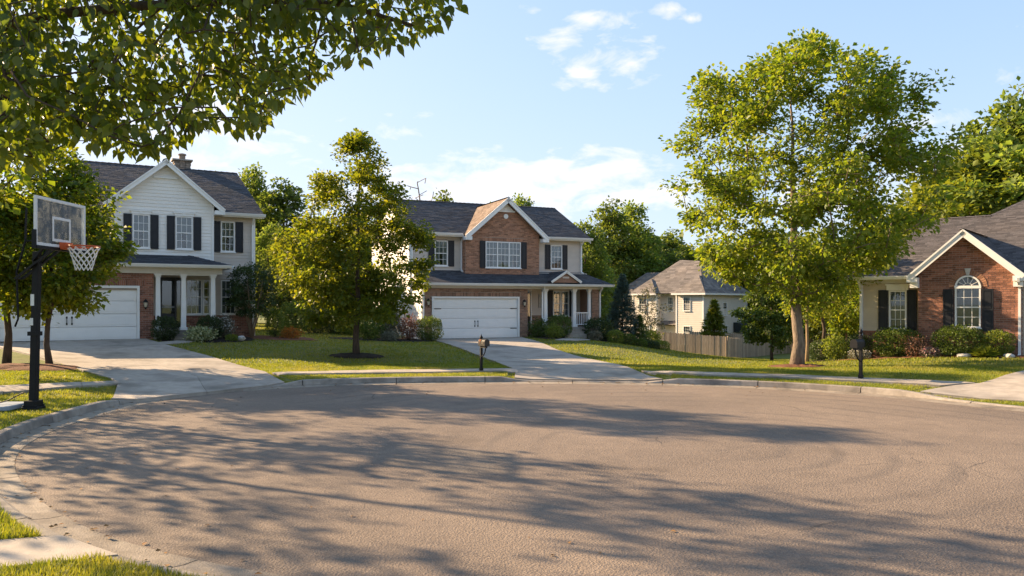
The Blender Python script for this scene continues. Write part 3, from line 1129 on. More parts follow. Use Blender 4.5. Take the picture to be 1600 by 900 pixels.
    def rake(self, a, b, depth=.2, mat='white_paint', v=None):
        """board along a gable edge, just under the shingles, a to b (points on the roof edge)"""
        a, b = Vector(a), Vector(b)
        d = (b - a).normalized()
        up = Vector((0, 1, 0)).cross(d).normalized()
        if up.z < 0:
            up = -up
        m = MB()
        m.beam(a - up * (depth / 2 - .01) - Vector((0, .012, 0)), b - up * (depth / 2 - .01) - Vector((0, .012, 0)), .03, depth, up)
        m.beam(a - up * .02 - Vector((0, .03, 0)), b - up * .02 - Vector((0, .03, 0)), .05, .055, up)
        return self.part(m, 'rake_board', mat)

    # ---- openings
    def window(self, u0, u1, v, z0, z1, bays=1, cols=3, rws=2, fr=.055, arch=False, side=None, blind=.5, curtain='curtain', muntin_low=True, trim=0.0):
        def bx(m, a, b, d0, d1, c, d):
            if side is None:
                m.box(a, b, v + d0, v + d1, c, d)
            else:
                x0, x1 = sorted((side[0] + side[1] * d0, side[0] + side[1] * d1))
                m.box(x0, x1, a, b, c, d)
        m = MB()
        zt = z1
        bx(m, u0, u0 + fr, -.035, .1, z0, z1)
        bx(m, u1 - fr, u1, -.035, .1, z0, z1)
        bx(m, u0 + fr, u1 - fr, -.033, .1, z1 - fr, z1)
        bx(m, u0 + fr, u1 - fr, -.033, .1, z0, z0 + fr)
        zm = (z0 + z1) / 2
        bw = (u1 - u0) / bays
        for b in range(1, bays):
            bx(m, u0 + b * bw - fr * .6, u0 + b * bw + fr * .6, -.031, .098, z0 + fr, z1 - fr)
        for b in range(bays):
            a, c = u0 + b * bw + fr * .6, u0 + (b + 1) * bw - fr * .6
            bx(m, a, c, -.012, .05, zm - .022, zm + .022)
        if arch:
            r, cx, n = (u1 - u0) / 2, (u0 + u1) / 2, 20
            for i in range(n):
                a0, a1 = pi * i / n, pi * (i + 1) / n
                q = [(cx + rr * cos(a), v - .035, zt + rr * sin(a)) for rr, a in ((r, a0), (r, a1), (r - fr, a1), (r - fr, a0))]
                m.prism(q, (0, .135, 0))
        w = self.part(m, 'window', 'white_paint')
        for b in range(bays):
            a, c = u0 + b * bw + fr * .5, u0 + (b + 1) * bw - fr * .5
            for lo, hi, d in ((zm, z1 - fr * .5, .012), (z0 + fr * .5, zm, .026)):
                g = MB()
                bx(g, a, c, d, d + .005, lo, hi)
                self.part(g, 'pane', 'window_glass', w)
        for b in range(bays):
            a, c = u0 + b * bw + fr * .6, u0 + (b + 1) * bw - fr * .6
            nc = max(1, cols)
            for lo, hi, d in ((zm + .022, z1 - fr, .002), (z0 + fr, zm - .022, .018)):
                g = MB()
                for k in range(1, nc):
                    x = a + (c - a) * k / nc
                    bx(g, x - .009, x + .009, d, d + .009, lo, hi)
                for k in range(1, rws):
                    z = lo + (hi - lo) * k / rws
                    bx(g, a, c, d - .002, d + .008, z - .009, z + .009)
                self.part(g, 'muntins', 'white_paint', w)
        if arch:
            r, cx = (u1 - u0) / 2, (u0 + u1) / 2
            g = MB()
            n = 20
            g.add([(cx, v + .014, zt)] + [(cx + (r - .02) * cos(pi * i / n), v + .014, zt + (r - .02) * sin(pi * i / n)) for i in range(n + 1)],
                  [(0, i + 1, i + 2) for i in range(n)])
            self.part(g, 'pane', 'window_glass', w)
            g = MB()
            for k in range(1, 6):
                a = pi * k / 6
                g.beam((cx + r * .33 * cos(a), v + .004, zt + r * .33 * sin(a)), (cx + (r - .05) * cos(a), v + .004, zt + (r - .05) * sin(a)), .014, .018, (0, 1, 0))
            for i in range(12):
                a0, a1 = pi * i / 12, pi * (i + 1) / 12
                g.beam((cx + r * .33 * cos(a0), v + .003, zt + r * .33 * sin(a0)), (cx + r * .33 * cos(a1), v + .003, zt + r * .33 * sin(a1)), .014, .018, (0, 1, 0))
            self.part(g, 'muntins', 'white_paint', w)
        # sill, curtain, blind, dark room behind
        g = MB()
        bx(g, u0 - .04, u1 + .04, -.07, .0, z0 - .05, z0 - .001)
        self.part(g, 'sill', 'white_paint', w)
        g = MB()
        top = z1 + ((u1 - u0) / 2 if arch else 0)
        bx(g, u0 + .02, u1 - .02, .088, .095, z0 + .02, z1 - .01)
        if arch:
            r, cx = (u1 - u0) / 2 - .02, (u0 + u1) / 2
            g.prism([(cx + r * cos(pi * i / 16), v + .089, zt + r * sin(pi * i / 16)) for i in range(17)], (0, .006, 0))
        self.part(g, 'room', 'interior_dark' if not arch else 'blind', w)
        if blind > 0:
            g = MB()
            bx(g, u0 + .03, u1 - .03, .066, .07, z1 - (z1 - z0) * blind, z1 - .02)
            self.part(g, 'blind', 'blind' if curtain != 'curtain' else 'curtain', w)
        g = MB()
        nfold = 9
        for b in range(bays):
            a, c = u0 + b * bw + fr, u0 + (b + 1) * bw - fr
            for lo, hi in ((a, a + (c - a) * .30), (c - (c - a) * .30, c)):
                for k in range(nfold):
                    x0, x1 = lo + (hi - lo) * k / nfold, lo + (hi - lo) * (k + 1) / nfold
                    d = .074 + .006 * (k % 2)
                    bx(g, x0, x1, d, d + .004, z0 + .03, z1 - .03)
        self.part(g, 'curtain', 'curtain', w)
        return w

    def shutter(self, u0, u1, v, z0, z1):
        m = MB()
        m.box(u0, u1, v - .045, v - .005, z0, z1)
        t = .05
        zm = (z0 + z1) / 2
        m.box(u0, u0 + t, v - .062, v - .045, z0, z1)
        m.box(u1 - t, u1, v - .062, v - .045, z0, z1)
        for a, b in ((z0, z0 + .07), (zm - .04, zm + .04), (z1 - .07, z1)):
            m.box(u0 + t, u1 - t, v - .061, v - .045, a, b)
        for a, b in ((z0 + .1, zm - .07), (zm + .07, z1 - .1)):
            m.box(u0 + t + .025, u1 - t - .025, v - .056, v - .045, a, b)
        return self.part(m, 'shutter', 'shutter_black')

    def column(self, u, v, z0, z1, w=.2):
        m = MB()
        m.box(u - w * .72, u + w * .72, v - w * .72, v + w * .72, z0, z0 + .12)
        a, b = w * .5, w * .42
        zz0, zz1 = z0 + .12, z1 - .16
        m.add([(u - a, v - a, zz0), (u + a, v - a, zz0), (u + a, v + a, zz0), (u - a, v + a, zz0), (u - b, v - b, zz1), (u + b, v - b, zz1), (u + b, v + b, zz1), (u - b, v + b, zz1)],
              [(0, 3, 2, 1), (4, 5, 6, 7), (0, 1, 5, 4), (1, 2, 6, 5), (2, 3, 7, 6), (3, 0, 4, 7)])
        m.box(u - w * .55, u + w * .55, v - w * .55, v + w * .55, z1 - .16, z1 - .08)
        m.box(u - w * .7, u + w * .7, v - w * .7, v + w * .7, z1 - .08, z1)
        return self.part(m, 'column', 'white_paint')

    def lantern(self, u, v, z):
        m = MB()
        m.box(u - .05, u + .05, v - .02, v, z - .1, z + .16)
        m.tube([(u, v - .02, z + .1), (u, v - .09, z + .2), (u, v - .14, z + .16)], .012, 5)
        m.lathe([(.10, .06), (.085, .10), (.03, .17), (.012, .2)], 6, (u, v - .14, z))
        m.lathe([(.01, -.24), (.035, -.2), (.06, -.16), (.065, -.14)], 6, (u, v - .14, z))
        for k in range(6):
            a = pi * k / 3
            m.tube([(u + .062 * cos(a), v - .14 + .062 * sin(a), z - .14), (u + .092 * cos(a), v - .14 + .092 * sin(a), z + .07)], .007, 4)
        o = self.part(m, 'wall_lantern', 'black_metal')
        g = MB()
        g.lathe([(.053, -.14), (.08, .06)], 6, (u, v - .14, z))
        self.part(g, 'lamp_glass', 'lamp_glass', o)
        return o

    def garage(self, u0, u1, v, z0, z1, n=4, hinges=False):
        m = MB()
        m.box(u0 - .1, u0, v - .05, v + .12, z0, z1 + .1)
        m.box(u1, u1 + .1, v - .05, v + .12, z0, z1 + .1)
        m.box(u0, u1, v - .048, v + .12, z1, z1 + .1)
        m.box(u0, u1, v + .12, v + .16, z0, z1)
        o = self.part(m, 'garage_door', 'white_paint')
        hh = (z1 - z0 - .015) / n
        for k in range(n):
            a, b = z0 + .015 + k * hh + .009, z0 + .015 + (k + 1) * hh - .009
            p = MB()
            p.box(u0 + .006, u1 - .006, v + .055, v + .1, a, b)
            nx = 8
            wd = (u1 - u0 - .1) / nx
            for q in range(nx):
                x0 = u0 + .05 + q * wd + .05
                x1 = u0 + .05 + (q + 1) * wd - .05
                # shallow pressed field
                p.box(x0, x1, v + .046, v + .055, a + .08, b - .08)
            self.part(p, 'door_panel', 'door_white', o)
        s = MB()
        s.box(u0, u1, v + .05, v + .11, z0 + .0, z0 + .014)
        self.part(s, 'bottom_seal', 'black_metal', o)
        zc = z0 + .8
        c = (u0 + u1) / 2
        for sx in (-.09, .09):
            p = MB()
            p.tube([(c + sx, v + .05, zc + .13), (c + sx, v + .01, zc + .11), (c + sx, v + .01, zc - .11), (c + sx, v + .05, zc - .13)], .014, 5)
            p.box(c + sx - .03, c + sx + .03, v + .036, v + .0455, zc + .09, zc + .17)
            p.box(c + sx - .03, c + sx + .03, v + .036, v + .0455, zc - .17, zc - .09)
            self.part(p, 'handle', 'black_metal', o)
        if hinges:
            for zz in (z0 + .52, z0 + 1.62):
                for sx in (u0 + .04, u1 - .04):
                    d = 1 if sx < c else -1
                    p = MB()
                    x0, x1 = sorted((sx, sx + d * .38))
                    p.box(x0, x1, v + .036, v + .0455, zz - .018, zz + .018)
                    p.lathe([(.03, -.01), (.03, .01)], 8, (sx + d * .38, v + .045, zz))
                    self.part(p, 'hinge_strap', 'black_metal', o)
        return o


def foot(h, u0, u1, v0, v1):
    NOGRASS.append([loc(h, u0, v0), loc(h, u1, v0), loc(h, u1, v1), loc(h, u0, v1)])


# ================================================================== white-sided house on the left
A = House('white_sided_house', HA, 0.70, 'two-storey house with white siding, front gable and dark shutters behind the basketball hoop')
foot(HA, -5.8, 5.2, 0, 14)
zb = 0.35
ROOFA = 'shingle_charcoal'
# garage front, brick, with a soldier course over the door
A.bricks([rect(-5.7, .63, zb, 3.46), rect(-4.98, .1, zb - .1, 2.93)], 0, 'brick_red', soldier=[(-5.25, .35, 2.935, 3.16)])
A.garage(-4.88, 0, 0, .70, 2.83)
m = MB().box(-5.95, 3.35, -.12, .1, 3.46, 3.72)
A.part(m, 'frieze', 'fascia_cream')
m = MB().box(-5.95, 3.5, -.45, 1.75, 3.70, 3.725)
A.part(m, 'soffit', 'white_paint')
A.gutter((-5.95, -.46, 3.85), (3.68, -.46, 3.85))
A.gutter((3.66, -.46, 3.85), (3.66, 1.78, 3.85))
A.lantern(.32, 0, 2.18)
# right return of the garage, porch recess
m = MB().box(.60, .63, .2, 1.9, zb, 3.46)
A.part(m, 'garage_return', 'white_paint')
# porch wall: siding over a brick base, door and windows
WL = [(2.10, 2.80), (2.87, 3.14)]
A.siding([rect(.63, 5.11, 1.66, 4.05), rect(1.02, 1.98, 1.0, 3.36), rect(2.10, 3.14, 1.68, 3.29), rect(3.60, 4.25, 1.68, 3.29)], 1.8, .15, 'siding_beige')
A.bricks([rect(.63, 5.11, zb, 1.66), rect(1.02, 1.98, .3, 1.9)], 1.8, 'brick_red')
A.window(2.10, 2.80, 1.8, 1.70, 3.28, cols=3, rws=2, blind=.95)
A.window(2.82, 3.14, 1.8, 1.70, 3.28, cols=1, rws=2, blind=0)
A.window(3.60, 4.25, 1.8, 1.70, 3.28, cols=3, rws=2, blind=.5)
# front door with a glazed storm door and a sidelight
m = MB()
m.box(1.02, 1.10, 1.76, 1.9, 1.06, 3.36).box(1.90, 1.98, 1.76, 1.9, 1.06, 3.36).box(1.10, 1.90, 1.765, 1.9, 3.26, 3.36).box(1.66, 1.72, 1.765, 1.9, 1.06, 3.26)
m.box(1.1, 1.66, 1.84, 1.88, 1.08, 3.26)
d = A.part(m, 'front_door', 'door_grey')
m = MB().box(1.13, 1.63, 1.80, 1.806, 1.75, 3.2)
A.part(m, 'glass_panel', 'window_glass', d)
m = MB().box(1.13, 1.63, 1.79, 1.82, 2.0, 2.06).tube([(1.17, 1.78, 2.0), (1.17, 1.74, 2.0), (1.17, 1.74, 2.15), (1.17, 1.78, 2.15)], .012, 5)
A.part(m, 'door_handle', 'steel_grey', d)
m = MB().box(1.73, 1.89, 1.80, 1.806, 1.2, 3.22)
A.part(m, 'glass_panel', 'window_glass', d)
m = MB().box(1.73, 1.89, 1.84, 1.86, 1.1, 3.24)
A.part(m, 'sidelight', 'interior_dark', d)
# porch floor and steps
m = MB().box(.64, 3.3, -.08, 1.78, zb, 1.06)
A.part(m, 'porch_floor', 'concrete')
for k in range(2):
    m = MB().box(1.25, 2.25, -.42 - .34 * k, -.081 - .34 * k, zb, .94 - .13 * k)
    A.part(m, 'step', 'concrete')
for u in (.80, 1.80, 2.99):
    A.column(u, .06, 1.06, 3.46)
m = MB().box(.64, 3.12, -.04, .16, 3.40, 3.47)
A.part(m, 'porch_beam', 'white_paint')
m = MB().lathe([(.12, 0), (.14, .1), (.13, .3), (.10, .34)], 10, (2.0, .35, 1.06)).tube([(2, .35, 1.4), (2.02, .36, 1.7), (1.98, .34, 1.9)], [.05, .12, .02], 6)
# number plate beside the door column
m = MB().box(.76, .84, -.055, -.04, 1.45, 1.68)
A.part(m, 'number_plate', 'black_metal')
# upper storey: gable wall and the set-back wall to its right
sl = (8.46 - 6.38) / 2.425


def gz(u, c=1.21):
    return 8.46 - .14 - abs(u - c) * sl


A.siding([[(-.75, 4.0), (3.18, 4.0), (3.18, gz(3.18)), (1.21, gz(1.21)), (-.75, gz(-.75))],
          rect(-.09, .58, 4.59, 6.05), rect(1.61, 2.32, 4.56, 6.05)], 1.2, .15, 'siding_white')
A.part(MB().box(-.79, -.70, 1.17, 1.85, 3.95, gz(-.75) - .03), 'corner_board', 'white_paint')
A.part(MB().box(3.12, 3.21, 1.17, 1.85, 3.95, gz(3.18) - .03), 'corner_board', 'white_paint')
for a, b in ((-.09, .58), (1.61, 2.32)):
    A.window(a, b, 1.2, 4.59, 6.05, cols=3, rws=2, blind=.5)
    A.shutter(a - .35, a - .03, 1.2, 4.57, 6.05)
    A.shutter(b + .03, b + .35, 1.2, 4.57, 6.05)
    m = MB().box(a - .05, b + .05, 1.14, 1.21, 6.055, 6.17).box(a - .1, b + .1, 1.11, 1.21, 6.17, 6.21).prism([((a + b) / 2 - .05, 1.12, 6.06), ((a + b) / 2 + .05, 1.12, 6.06), ((a + b) / 2 + .08, 1.12, 6.23), ((a + b) / 2 - .08, 1.12, 6.23)], (0, .05, 0))
    A.part(m, 'window_header', 'white_paint')
A.siding([rect(3.20, 5.11, 4.0, 6.22), rect(3.60, 4.22, 4.58, 5.98)], 1.8, .15, 'siding_beige')
A.window(3.60, 4.22, 1.8, 4.58, 5.98, cols=3, rws=2, blind=.5)
A.shutter(3.26, 3.57, 1.8, 4.56, 5.98)
A.shutter(4.25, 4.58, 1.8, 4.56, 5.98)
A.siding([rect(-2.25, -.75, 4.0, 6.22)], 1.8, .15, 'siding_white')
m = MB().box(5.03, 5.13, 1.77, 1.95, zb, 6.2)
A.part(m, 'corner_board', 'white_paint')
A.downspout(5.0, 1.76, 6.25, .75)
# the body behind
m = MB().box(-2.2, 5.09, 1.97, 14, zb, 6.25)
m.prism([(5.09, 1.9, 6.2), (5.09, 8, 9.0), (5.09, 14.1, 6.2)], (-.15, 0, 0)).prism([(-2.2, 1.9, 6.2), (-2.2, 8, 9.0), (-2.2, 14.1, 6.2)], (.15, 0, 0))
m.box(-5.68, -2.21, .25, 11, zb, 3.8)
m.box(-5.68, .62, .21, 2.0, zb, 3.45)
m.prism([(-5.68, .2, 3.7), (-5.68, 5.8, 6.2), (-5.68, 11.2, 3.7)], (.15, 0, 0))
A.part(m, 'house_body', 'siding_white')
m = MB().box(-2.5, 5.45, 1.36, 1.95, 6.20, 6.225)
A.part(m, 'soffit', 'white_paint')
m = MB().box(-2.5, -1.2, 1.33, 1.36, 6.16, 6.32).box(3.62, 5.45, 1.33, 1.36, 6.16, 6.32)
A.part(m, 'fascia', 'white_paint')
A.roof([(-2.45, 1.34, 6.33), (5.45, 1.34, 6.33), (5.45, 8, 9.25), (-2.45, 8, 9.25)], ROOFA)
A.roof([(5.45, 14.66, 6.33), (-2.45, 14.66, 6.33), (-2.45, 8, 9.25), (5.45, 8, 9.25)], ROOFA)
A.ridge((-2.45, 8, 9.26), (5.45, 8, 9.26), ROOFA)
A.gutter((3.64, 1.33, 6.34), (5.5, 1.33, 6.34))
for s in (-1, 1):
    e = 1.21 + s * 2.425
    A.roof([(e, 1.46, 6.38), (e, .85, 6.38), (1.21, .85, 8.46), (1.21, 6.2, 8.46)], ROOFA)
    A.rake((e + s * .02, .85, 6.40), (1.21, .85, 8.47), .2)
    m = MB().box(min(e, e - s * .42), max(e, e - s * .42), .84, 1.2, 6.18, 6.36)
    A.part(m, 'cornice_return', 'white_paint')
    # soffit under the rake
    m = MB().prism([(e, .87, 6.26), (1.21, .87, 8.34), (1.21, 1.19, 8.34), (e, 1.19, 6.26)], (0, 0, -.02))
    A.part(m, 'rake_soffit', 'white_paint')
A.ridge((1.21, .84, 8.475), (1.21, 6.2, 8.475), ROOFA)
m = MB().box(.72, 1.7, 1.13, 1.2, 7.66, 7.74)
A.part(m, 'gable_trim', 'white_paint')
# skirt roof over garage and porch, hipped at the right
A.roof([(-5.95, -.47, 3.83), (3.66, -.47, 3.83), (2.15, 1.2, 4.31), (-5.95, 1.2, 4.31)], ROOFA)
A.roof([(3.66, -.47, 3.83), (3.66, 1.79, 3.83), (2.15, 1.79, 4.31), (2.15, 1.2, 4.31)], ROOFA)
A.ridge((3.66, -.47, 3.84), (2.15, 1.2, 4.32), ROOFA)
A.roof([(-5.95, 1.2, 4.315), (-2.22, 1.2, 4.315), (-2.22, 5.8, 6.3), (-5.95, 5.8, 6.3)], ROOFA)
A.roof([(-2.22, 11.3, 3.85), (-5.95, 11.3, 3.85), (-5.95, 5.8, 6.3), (-2.22, 5.8, 6.3)], ROOFA)
# chimney
m = MB()
for k in range(9):
    for q in range(3):
        x = 2.35 + q * .28 + (k % 2) * .03
        m.box(x, x + .26, 8.55, 9.2, 8.7 + k * .12, 8.7 + k * .12 + .11)
c = A.part(m, 'chimney', 'stone_chimney')
m = MB().box(2.27, 3.28, 8.47, 9.28, 9.78, 9.86)
A.part(m, 'chimney_cap', 'concrete', c)
m = MB().lathe([(.16, 0), (.16, .25), (.21, .26), (.21, .32), (.1, .36)], 10, (2.8, 8.9, 9.86))
A.part(m, 'flue_pot', 'stone_chimney', c)

# ================================================================== house with the brick gable
B = House('brick_gabled_house', HB, 0.30, 'two-storey house with brick front gable and beige siding at the end of the circle')
foot(HB, -.8, 10.3, 0, 12)
zb = -.3
ROOFB = 'shingle_charcoal'
B.bricks([rect(-.63, 5.55, zb, 3.02), rect(-.1, 5.03, zb - .1, 2.57)], 0, 'brick_brown', soldier=[(-.2, 5.13, 2.575, 2.80)])
m = MB().prism([(2.40, -.03, 2.56), (2.52, -.03, 2.56), (2.57, -.03, 2.84), (2.35, -.03, 2.84)], (0, .06, 0))
B.part(m, 'keystone', 'brick_brown')
B.garage(0, 4.93, 0, .29, 2.47, hinges=True)
B.lantern(-.32, 0, 2.25)
B.lantern(5.30, 0, 2.22)
m = MB().box(-.66, 10.35, -.12, .1, 3.02, 3.2)
B.part(m, 'frieze', 'fascia_cream')
m = MB().box(-.7, 10.75, -.45, 1.75, 3.195, 3.215)
B.part(m, 'soffit', 'white_paint')
B.gutter((-.72, -.46, 3.29), (10.86, -.46, 3.29))
B.gutter((10.85, -.46, 3.29), (10.85, 3.6, 3.29))
B.downspout(-.58, 0, 3.25, .3)
B.downspout(6.45, 0, 3.2, 1.2)
B.downspout(10.22, 0, 3.2, .4)
# left side wall, siding in the sun
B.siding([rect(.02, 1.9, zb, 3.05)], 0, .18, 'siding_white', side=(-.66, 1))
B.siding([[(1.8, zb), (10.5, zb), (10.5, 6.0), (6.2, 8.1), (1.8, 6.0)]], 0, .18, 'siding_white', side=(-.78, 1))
# entry recess
m = MB().box(5.52, 5.55, .2, 1.5, zb, 3.05)
B.part(m, 'entry_return', 'brick_brown')
B.siding([rect(5.55, 10.2, 1.5, 4.0), rect(5.75, 6.5, .7, 3.0), rect(7.9, 8.98, 1.45, 2.95)], 1.5, .18, 'siding_beige')
B.bricks([rect(5.55, 10.2, zb, 1.5), rect(5.75, 6.5, .6, 1.6), rect(7.9, 8.98, 1.44, 1.6)], 1.5, 'brick_brown')
m = MB().box(5.75, 5.82, 1.45, 1.6, .8, 3.0).box(6.43, 6.5, 1.45, 1.6, .8, 3.0).box(5.82, 6.43, 1.455, 1.6, 2.92, 3.0).box(6.12, 6.18, 1.455, 1.6, .8, 2.92)
d = B.part(m, 'front_door', 'white_paint')
m = MB().box(5.82, 6.12, 1.53, 1.57, .82, 2.92)
B.part(m, 'door_leaf', 'interior_dark', d)
m = MB().box(6.18, 6.43, 1.53, 1.57, 1.4, 2.9)
B.part(m, 'sidelight', 'wood_door', d)
m = MB().box(6.18, 6.43, 1.5, 1.505, 1.4, 2.9)
B.part(m, 'glass_panel', 'window_glass', d)
B.window(7.9, 8.42, 1.5, 1.45, 2.95, cols=2, rws=2, blind=.45)
B.window(8.46, 8.98, 1.5, 1.45, 2.95, cols=2, rws=2, blind=.45)
B.shutter(7.55, 7.87, 1.5, 1.4, 2.97)
B.shutter(9.01, 9.35, 1.5, 1.4, 2.97)
# framed panel and bench by the porch wall
m = MB().box(6.95, 7.3, 1.44, 1.5, 1.95, 2.75)
B.part(m, 'wall_panel', 'stone_white')
m = MB().box(6.5, 10.2, -.1, 1.48, zb, .84)
B.part(m, 'porch_floor', 'concrete')
for k in range(3):
    m = MB().box(7.4, 8.75, -.42 - .32 * k, -.101 - .32 * k, zb, .72 - .13 * k)
    B.part(m, 'step', 'concrete')
B.column(6.68, .08, .84, 3.02, .22)
B.column(8.55, .08, .84, 3.02, .22)
B.column(9.55, .08, .84, 3.02, .17)
m = MB().box(8.72, 9.46, .05, .1, 1.62, 1.68).box(8.72, 9.46, .05, .1, .95, 1.0)
for k in range(6):
    m.box(8.78 + k * .12, 8.81 + k * .12, .06, .09, 1.0, 1.62)
B.part(m, 'porch_railing', 'white_paint')
B.bricks([rect(9.72, 10.18, zb, 3.02)], 0, 'brick_brown')
m = MB().box(9.72, 10.18, .2, 1.45, zb, 3.02)
B.part(m, 'porch_side_wall', 'brick_brown')
# upper storey
cb, hb = 4.72, 2.58
slb = (8.22 - 5.96) / hb


def gzb(u):
    return 8.22 - .16 - abs(u - cb) * slb


B.bricks([[(2.27, 3.7), (6.85, 3.7), (6.85, gzb(6.85)), (cb, gzb(cb)), (2.27, gzb(2.27))], rect(3.47, 5.66, 4.23, 5.72)], 1.2, 'brick_orange',
         soldier=[(3.3, 5.83, 5.735, 5.94)])
B.bricks([rect(1.226, 2.0, 3.7, 5.9)], 0, 'brick_orange', side=(2.25, 1))
B.window(3.47, 5.66, 1.2, 4.23, 5.72, bays=3, cols=3, rws=2, blind=.5)
B.shutter(3.12, 3.44, 1.2, 4.2, 5.74)
B.shutter(5.69, 6.03, 1.2, 4.2, 5.74)
m = MB().box(cb - .55, cb + .55, 1.10, 1.2, 7.42, 7.5).prism([(cb - .5, 1.15, 7.5), (cb + .5, 1.15, 7.5), (cb, 1.15, 7.94)], (0, .05, 0))
B.part(m, 'gable_trim', 'siding_white')
m = MB()
m.prism([(cb + .14 * cos(a), 1.14, 7.18 + .14 * sin(a)) for a in [2 * pi * i / 10 for i in range(10)]], (0, .07, 0))
B.part(m, 'gable_vent', 'white_paint')
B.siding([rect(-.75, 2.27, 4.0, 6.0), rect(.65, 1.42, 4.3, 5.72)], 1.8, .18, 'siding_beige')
B.siding([rect(6.85, 9.98, 4.0, 6.0), rect(7.9, 8.67, 4.26, 5.68)], 1.8, .18, 'siding_beige')
B.window(.65, 1.42, 1.8, 4.3, 5.72, cols=3, rws=2, blind=.5)
B.shutter(.28, .62, 1.8, 4.28, 5.74)
B.shutter(1.45, 1.79, 1.8, 4.28, 5.74)
B.window(7.9, 8.67, 1.8, 4.26, 5.68, cols=3, rws=2, blind=.5)
B.shutter(7.53, 7.87, 1.8, 4.24, 5.7)
B.shutter(8.7, 9.02, 1.8, 4.24, 5.7)
B.part(MB().box(-.84, -.72, 1.76, 1.9, 3.9, 6.0), 'corner_board', 'white_paint')
B.part(MB().box(9.9, 10.0, 1.76, 1.9, 3.9, 6.0), 'corner_board', 'white_paint')
B.downspout(-.68, 1.76, 6.05, 3.95)
B.downspout(2.2, 1.76, 6.02, 3.95)
B.downspout(9.95, 1.76, 6.05, 3.95)
m = MB().box(-.6, 9.97, 1.97, 10.5, zb, 6.05).box(-.62, 5.5, .21, 1.97, zb, 3.1)
m.prism([(9.97, 1.9, 5.95), (9.97, 6.2, 8.25), (9.97, 10.5, 5.95)], (-.15, 0, 0))
B.part(m, 'house_body', 'siding_beige')
m = MB().box(-1.0, 10.4, 1.37, 1.95, 5.97, 5.99).box(-1.0, 2.2, 1.34, 1.37, 5.93, 6.08).box(7.25, 10.4, 1.34, 1.37, 5.93, 6.08)
m.prism([(-1.02, 1.37, 6.0), (-1.02, 6.2, 8.4), (-1.02, 6.2, 8.2), (-1.02, 1.37, 5.82)], (.04, 0, 0))
m.prism([(10.42, 1.37, 6.0), (10.42, 6.2, 8.4), (10.42, 6.2, 8.2), (10.42, 1.37, 5.82)], (-.04, 0, 0))
B.part(m, 'eave_board', 'white_paint')
B.roof([(-1.05, 1.34, 6.10), (10.45, 1.34, 6.10), (10.45, 6.2, 8.5), (-1.05, 6.2, 8.5)], ROOFB)
B.roof([(10.45, 11.06, 6.10), (-1.05, 11.06, 6.10), (-1.05, 6.2, 8.5), (10.45, 6.2, 8.5)], ROOFB)
B.ridge((-1.05, 6.2, 8.51), (10.45, 6.2, 8.51), ROOFB)
B.gutter((-1.08, 1.33, 6.12), (2.12, 1.33, 6.12))
B.gutter((7.32, 1.33, 6.12), (10.5, 1.33, 6.12))
for s in (-1, 1):
    e = cb + s * hb
    B.roof([(e, 1.07, 5.96), (e, .8, 5.96), (cb, .8, 8.22), (cb, 5.63, 8.22)] if s > 0 else [(e, .8, 5.96), (e, 1.07, 5.96), (cb, 5.63, 8.22), (cb, .8, 8.22)], 'shingle_sunlit' if s < 0 else ROOFB)  # left slope painted lighter and warmer, as lit by the low sun
    B.rake((e + s * .02, .8, 5.98), (cb, .8, 8.23), .24)
    m = MB().box(min(e, e - s * .38), max(e, e - s * .38), .79, 1.2, 5.74, 5.94)
    B.part(m, 'cornice_return', 'white_paint')
    m = MB().prism([(e, .82, 5.84), (cb, .82, 8.1), (cb, 1.19, 8.1), (e, 1.19, 5.84)], (0, 0, -.02))
    B.part(m, 'rake_soffit', 'white_paint')
B.ridge((cb, .79, 8.235), (cb, 5.63, 8.235), ROOFB)
# lower roof across the front, hipped at the right, with a small pediment over the porch
B.roof([(-.72, -.47, 3.27), (10.86, -.47, 3.27), (9.92, 1.8, 4.06), (-.72, 1.8, 4.06)], ROOFB)
B.roof([(10.86, -.47, 3.27), (10.86, 3.6, 3.27), (9.92, 3.6, 4.06), (9.92, 1.8, 4.06)], ROOFB)
B.ridge((10.86, -.47, 3.28), (9.92, 1.8, 4.07), ROOFB)
m = MB().prism([(-.70, -.42, 3.2), (-.70, 1.8, 3.97), (-.70, 1.8, 3.2)], (.06, 0, 0))
B.part(m, 'roof_end', 'white_paint')
for s in (-1, 1):
    e = 7.75 + s * .97
    q = [(e, -.52, 3.44), (e, .05, 3.44), (7.75, 1.62, 4.05), (7.75, -.52, 4.05)]
    B.roof(q if s > 0 else [q[1], q[0], q[3], q[2]], ROOFB, deck=.05)
    B.rake((e + s * .02, -.52, 3.44), (7.75, -.52, 4.06), .13)
m = MB().prism([(6.9, -.42, 3.38), (8.6, -.42, 3.38), (7.75, -.42, 3.96)], (0, .08, 0))
B.part(m, 'pediment', 'brick_brown')
m = MB().box(7.55, 7.95, -.45, -.42, 3.62, 3.72)
B.part(m, 'pediment_vent', 'siding_beige')
m = MB().lathe([(.10, 0), (.10, .5), (.16, .52), (.16, .6), (.05, .68)], 8, (7.3, 6.6, 8.35))
B.part(m, 'roof_vent', 'stone_chimney')

# ================================================================== brick ranch house on the right
Cc = House('brick_ranch_house', HC, 0.25, 'single-storey brick house with arched window and steep grey roof at the right edge')
foot(HC, -2.3, 12, 0, 12)
zb = -.35
ROOFC = 'shingle_grey'
cc, hc = 1.53, 1.86
slc = (4.85 - 3.17) / hc


def gzc(u):
    return 4.85 - .14 - abs(u - cc) * slc


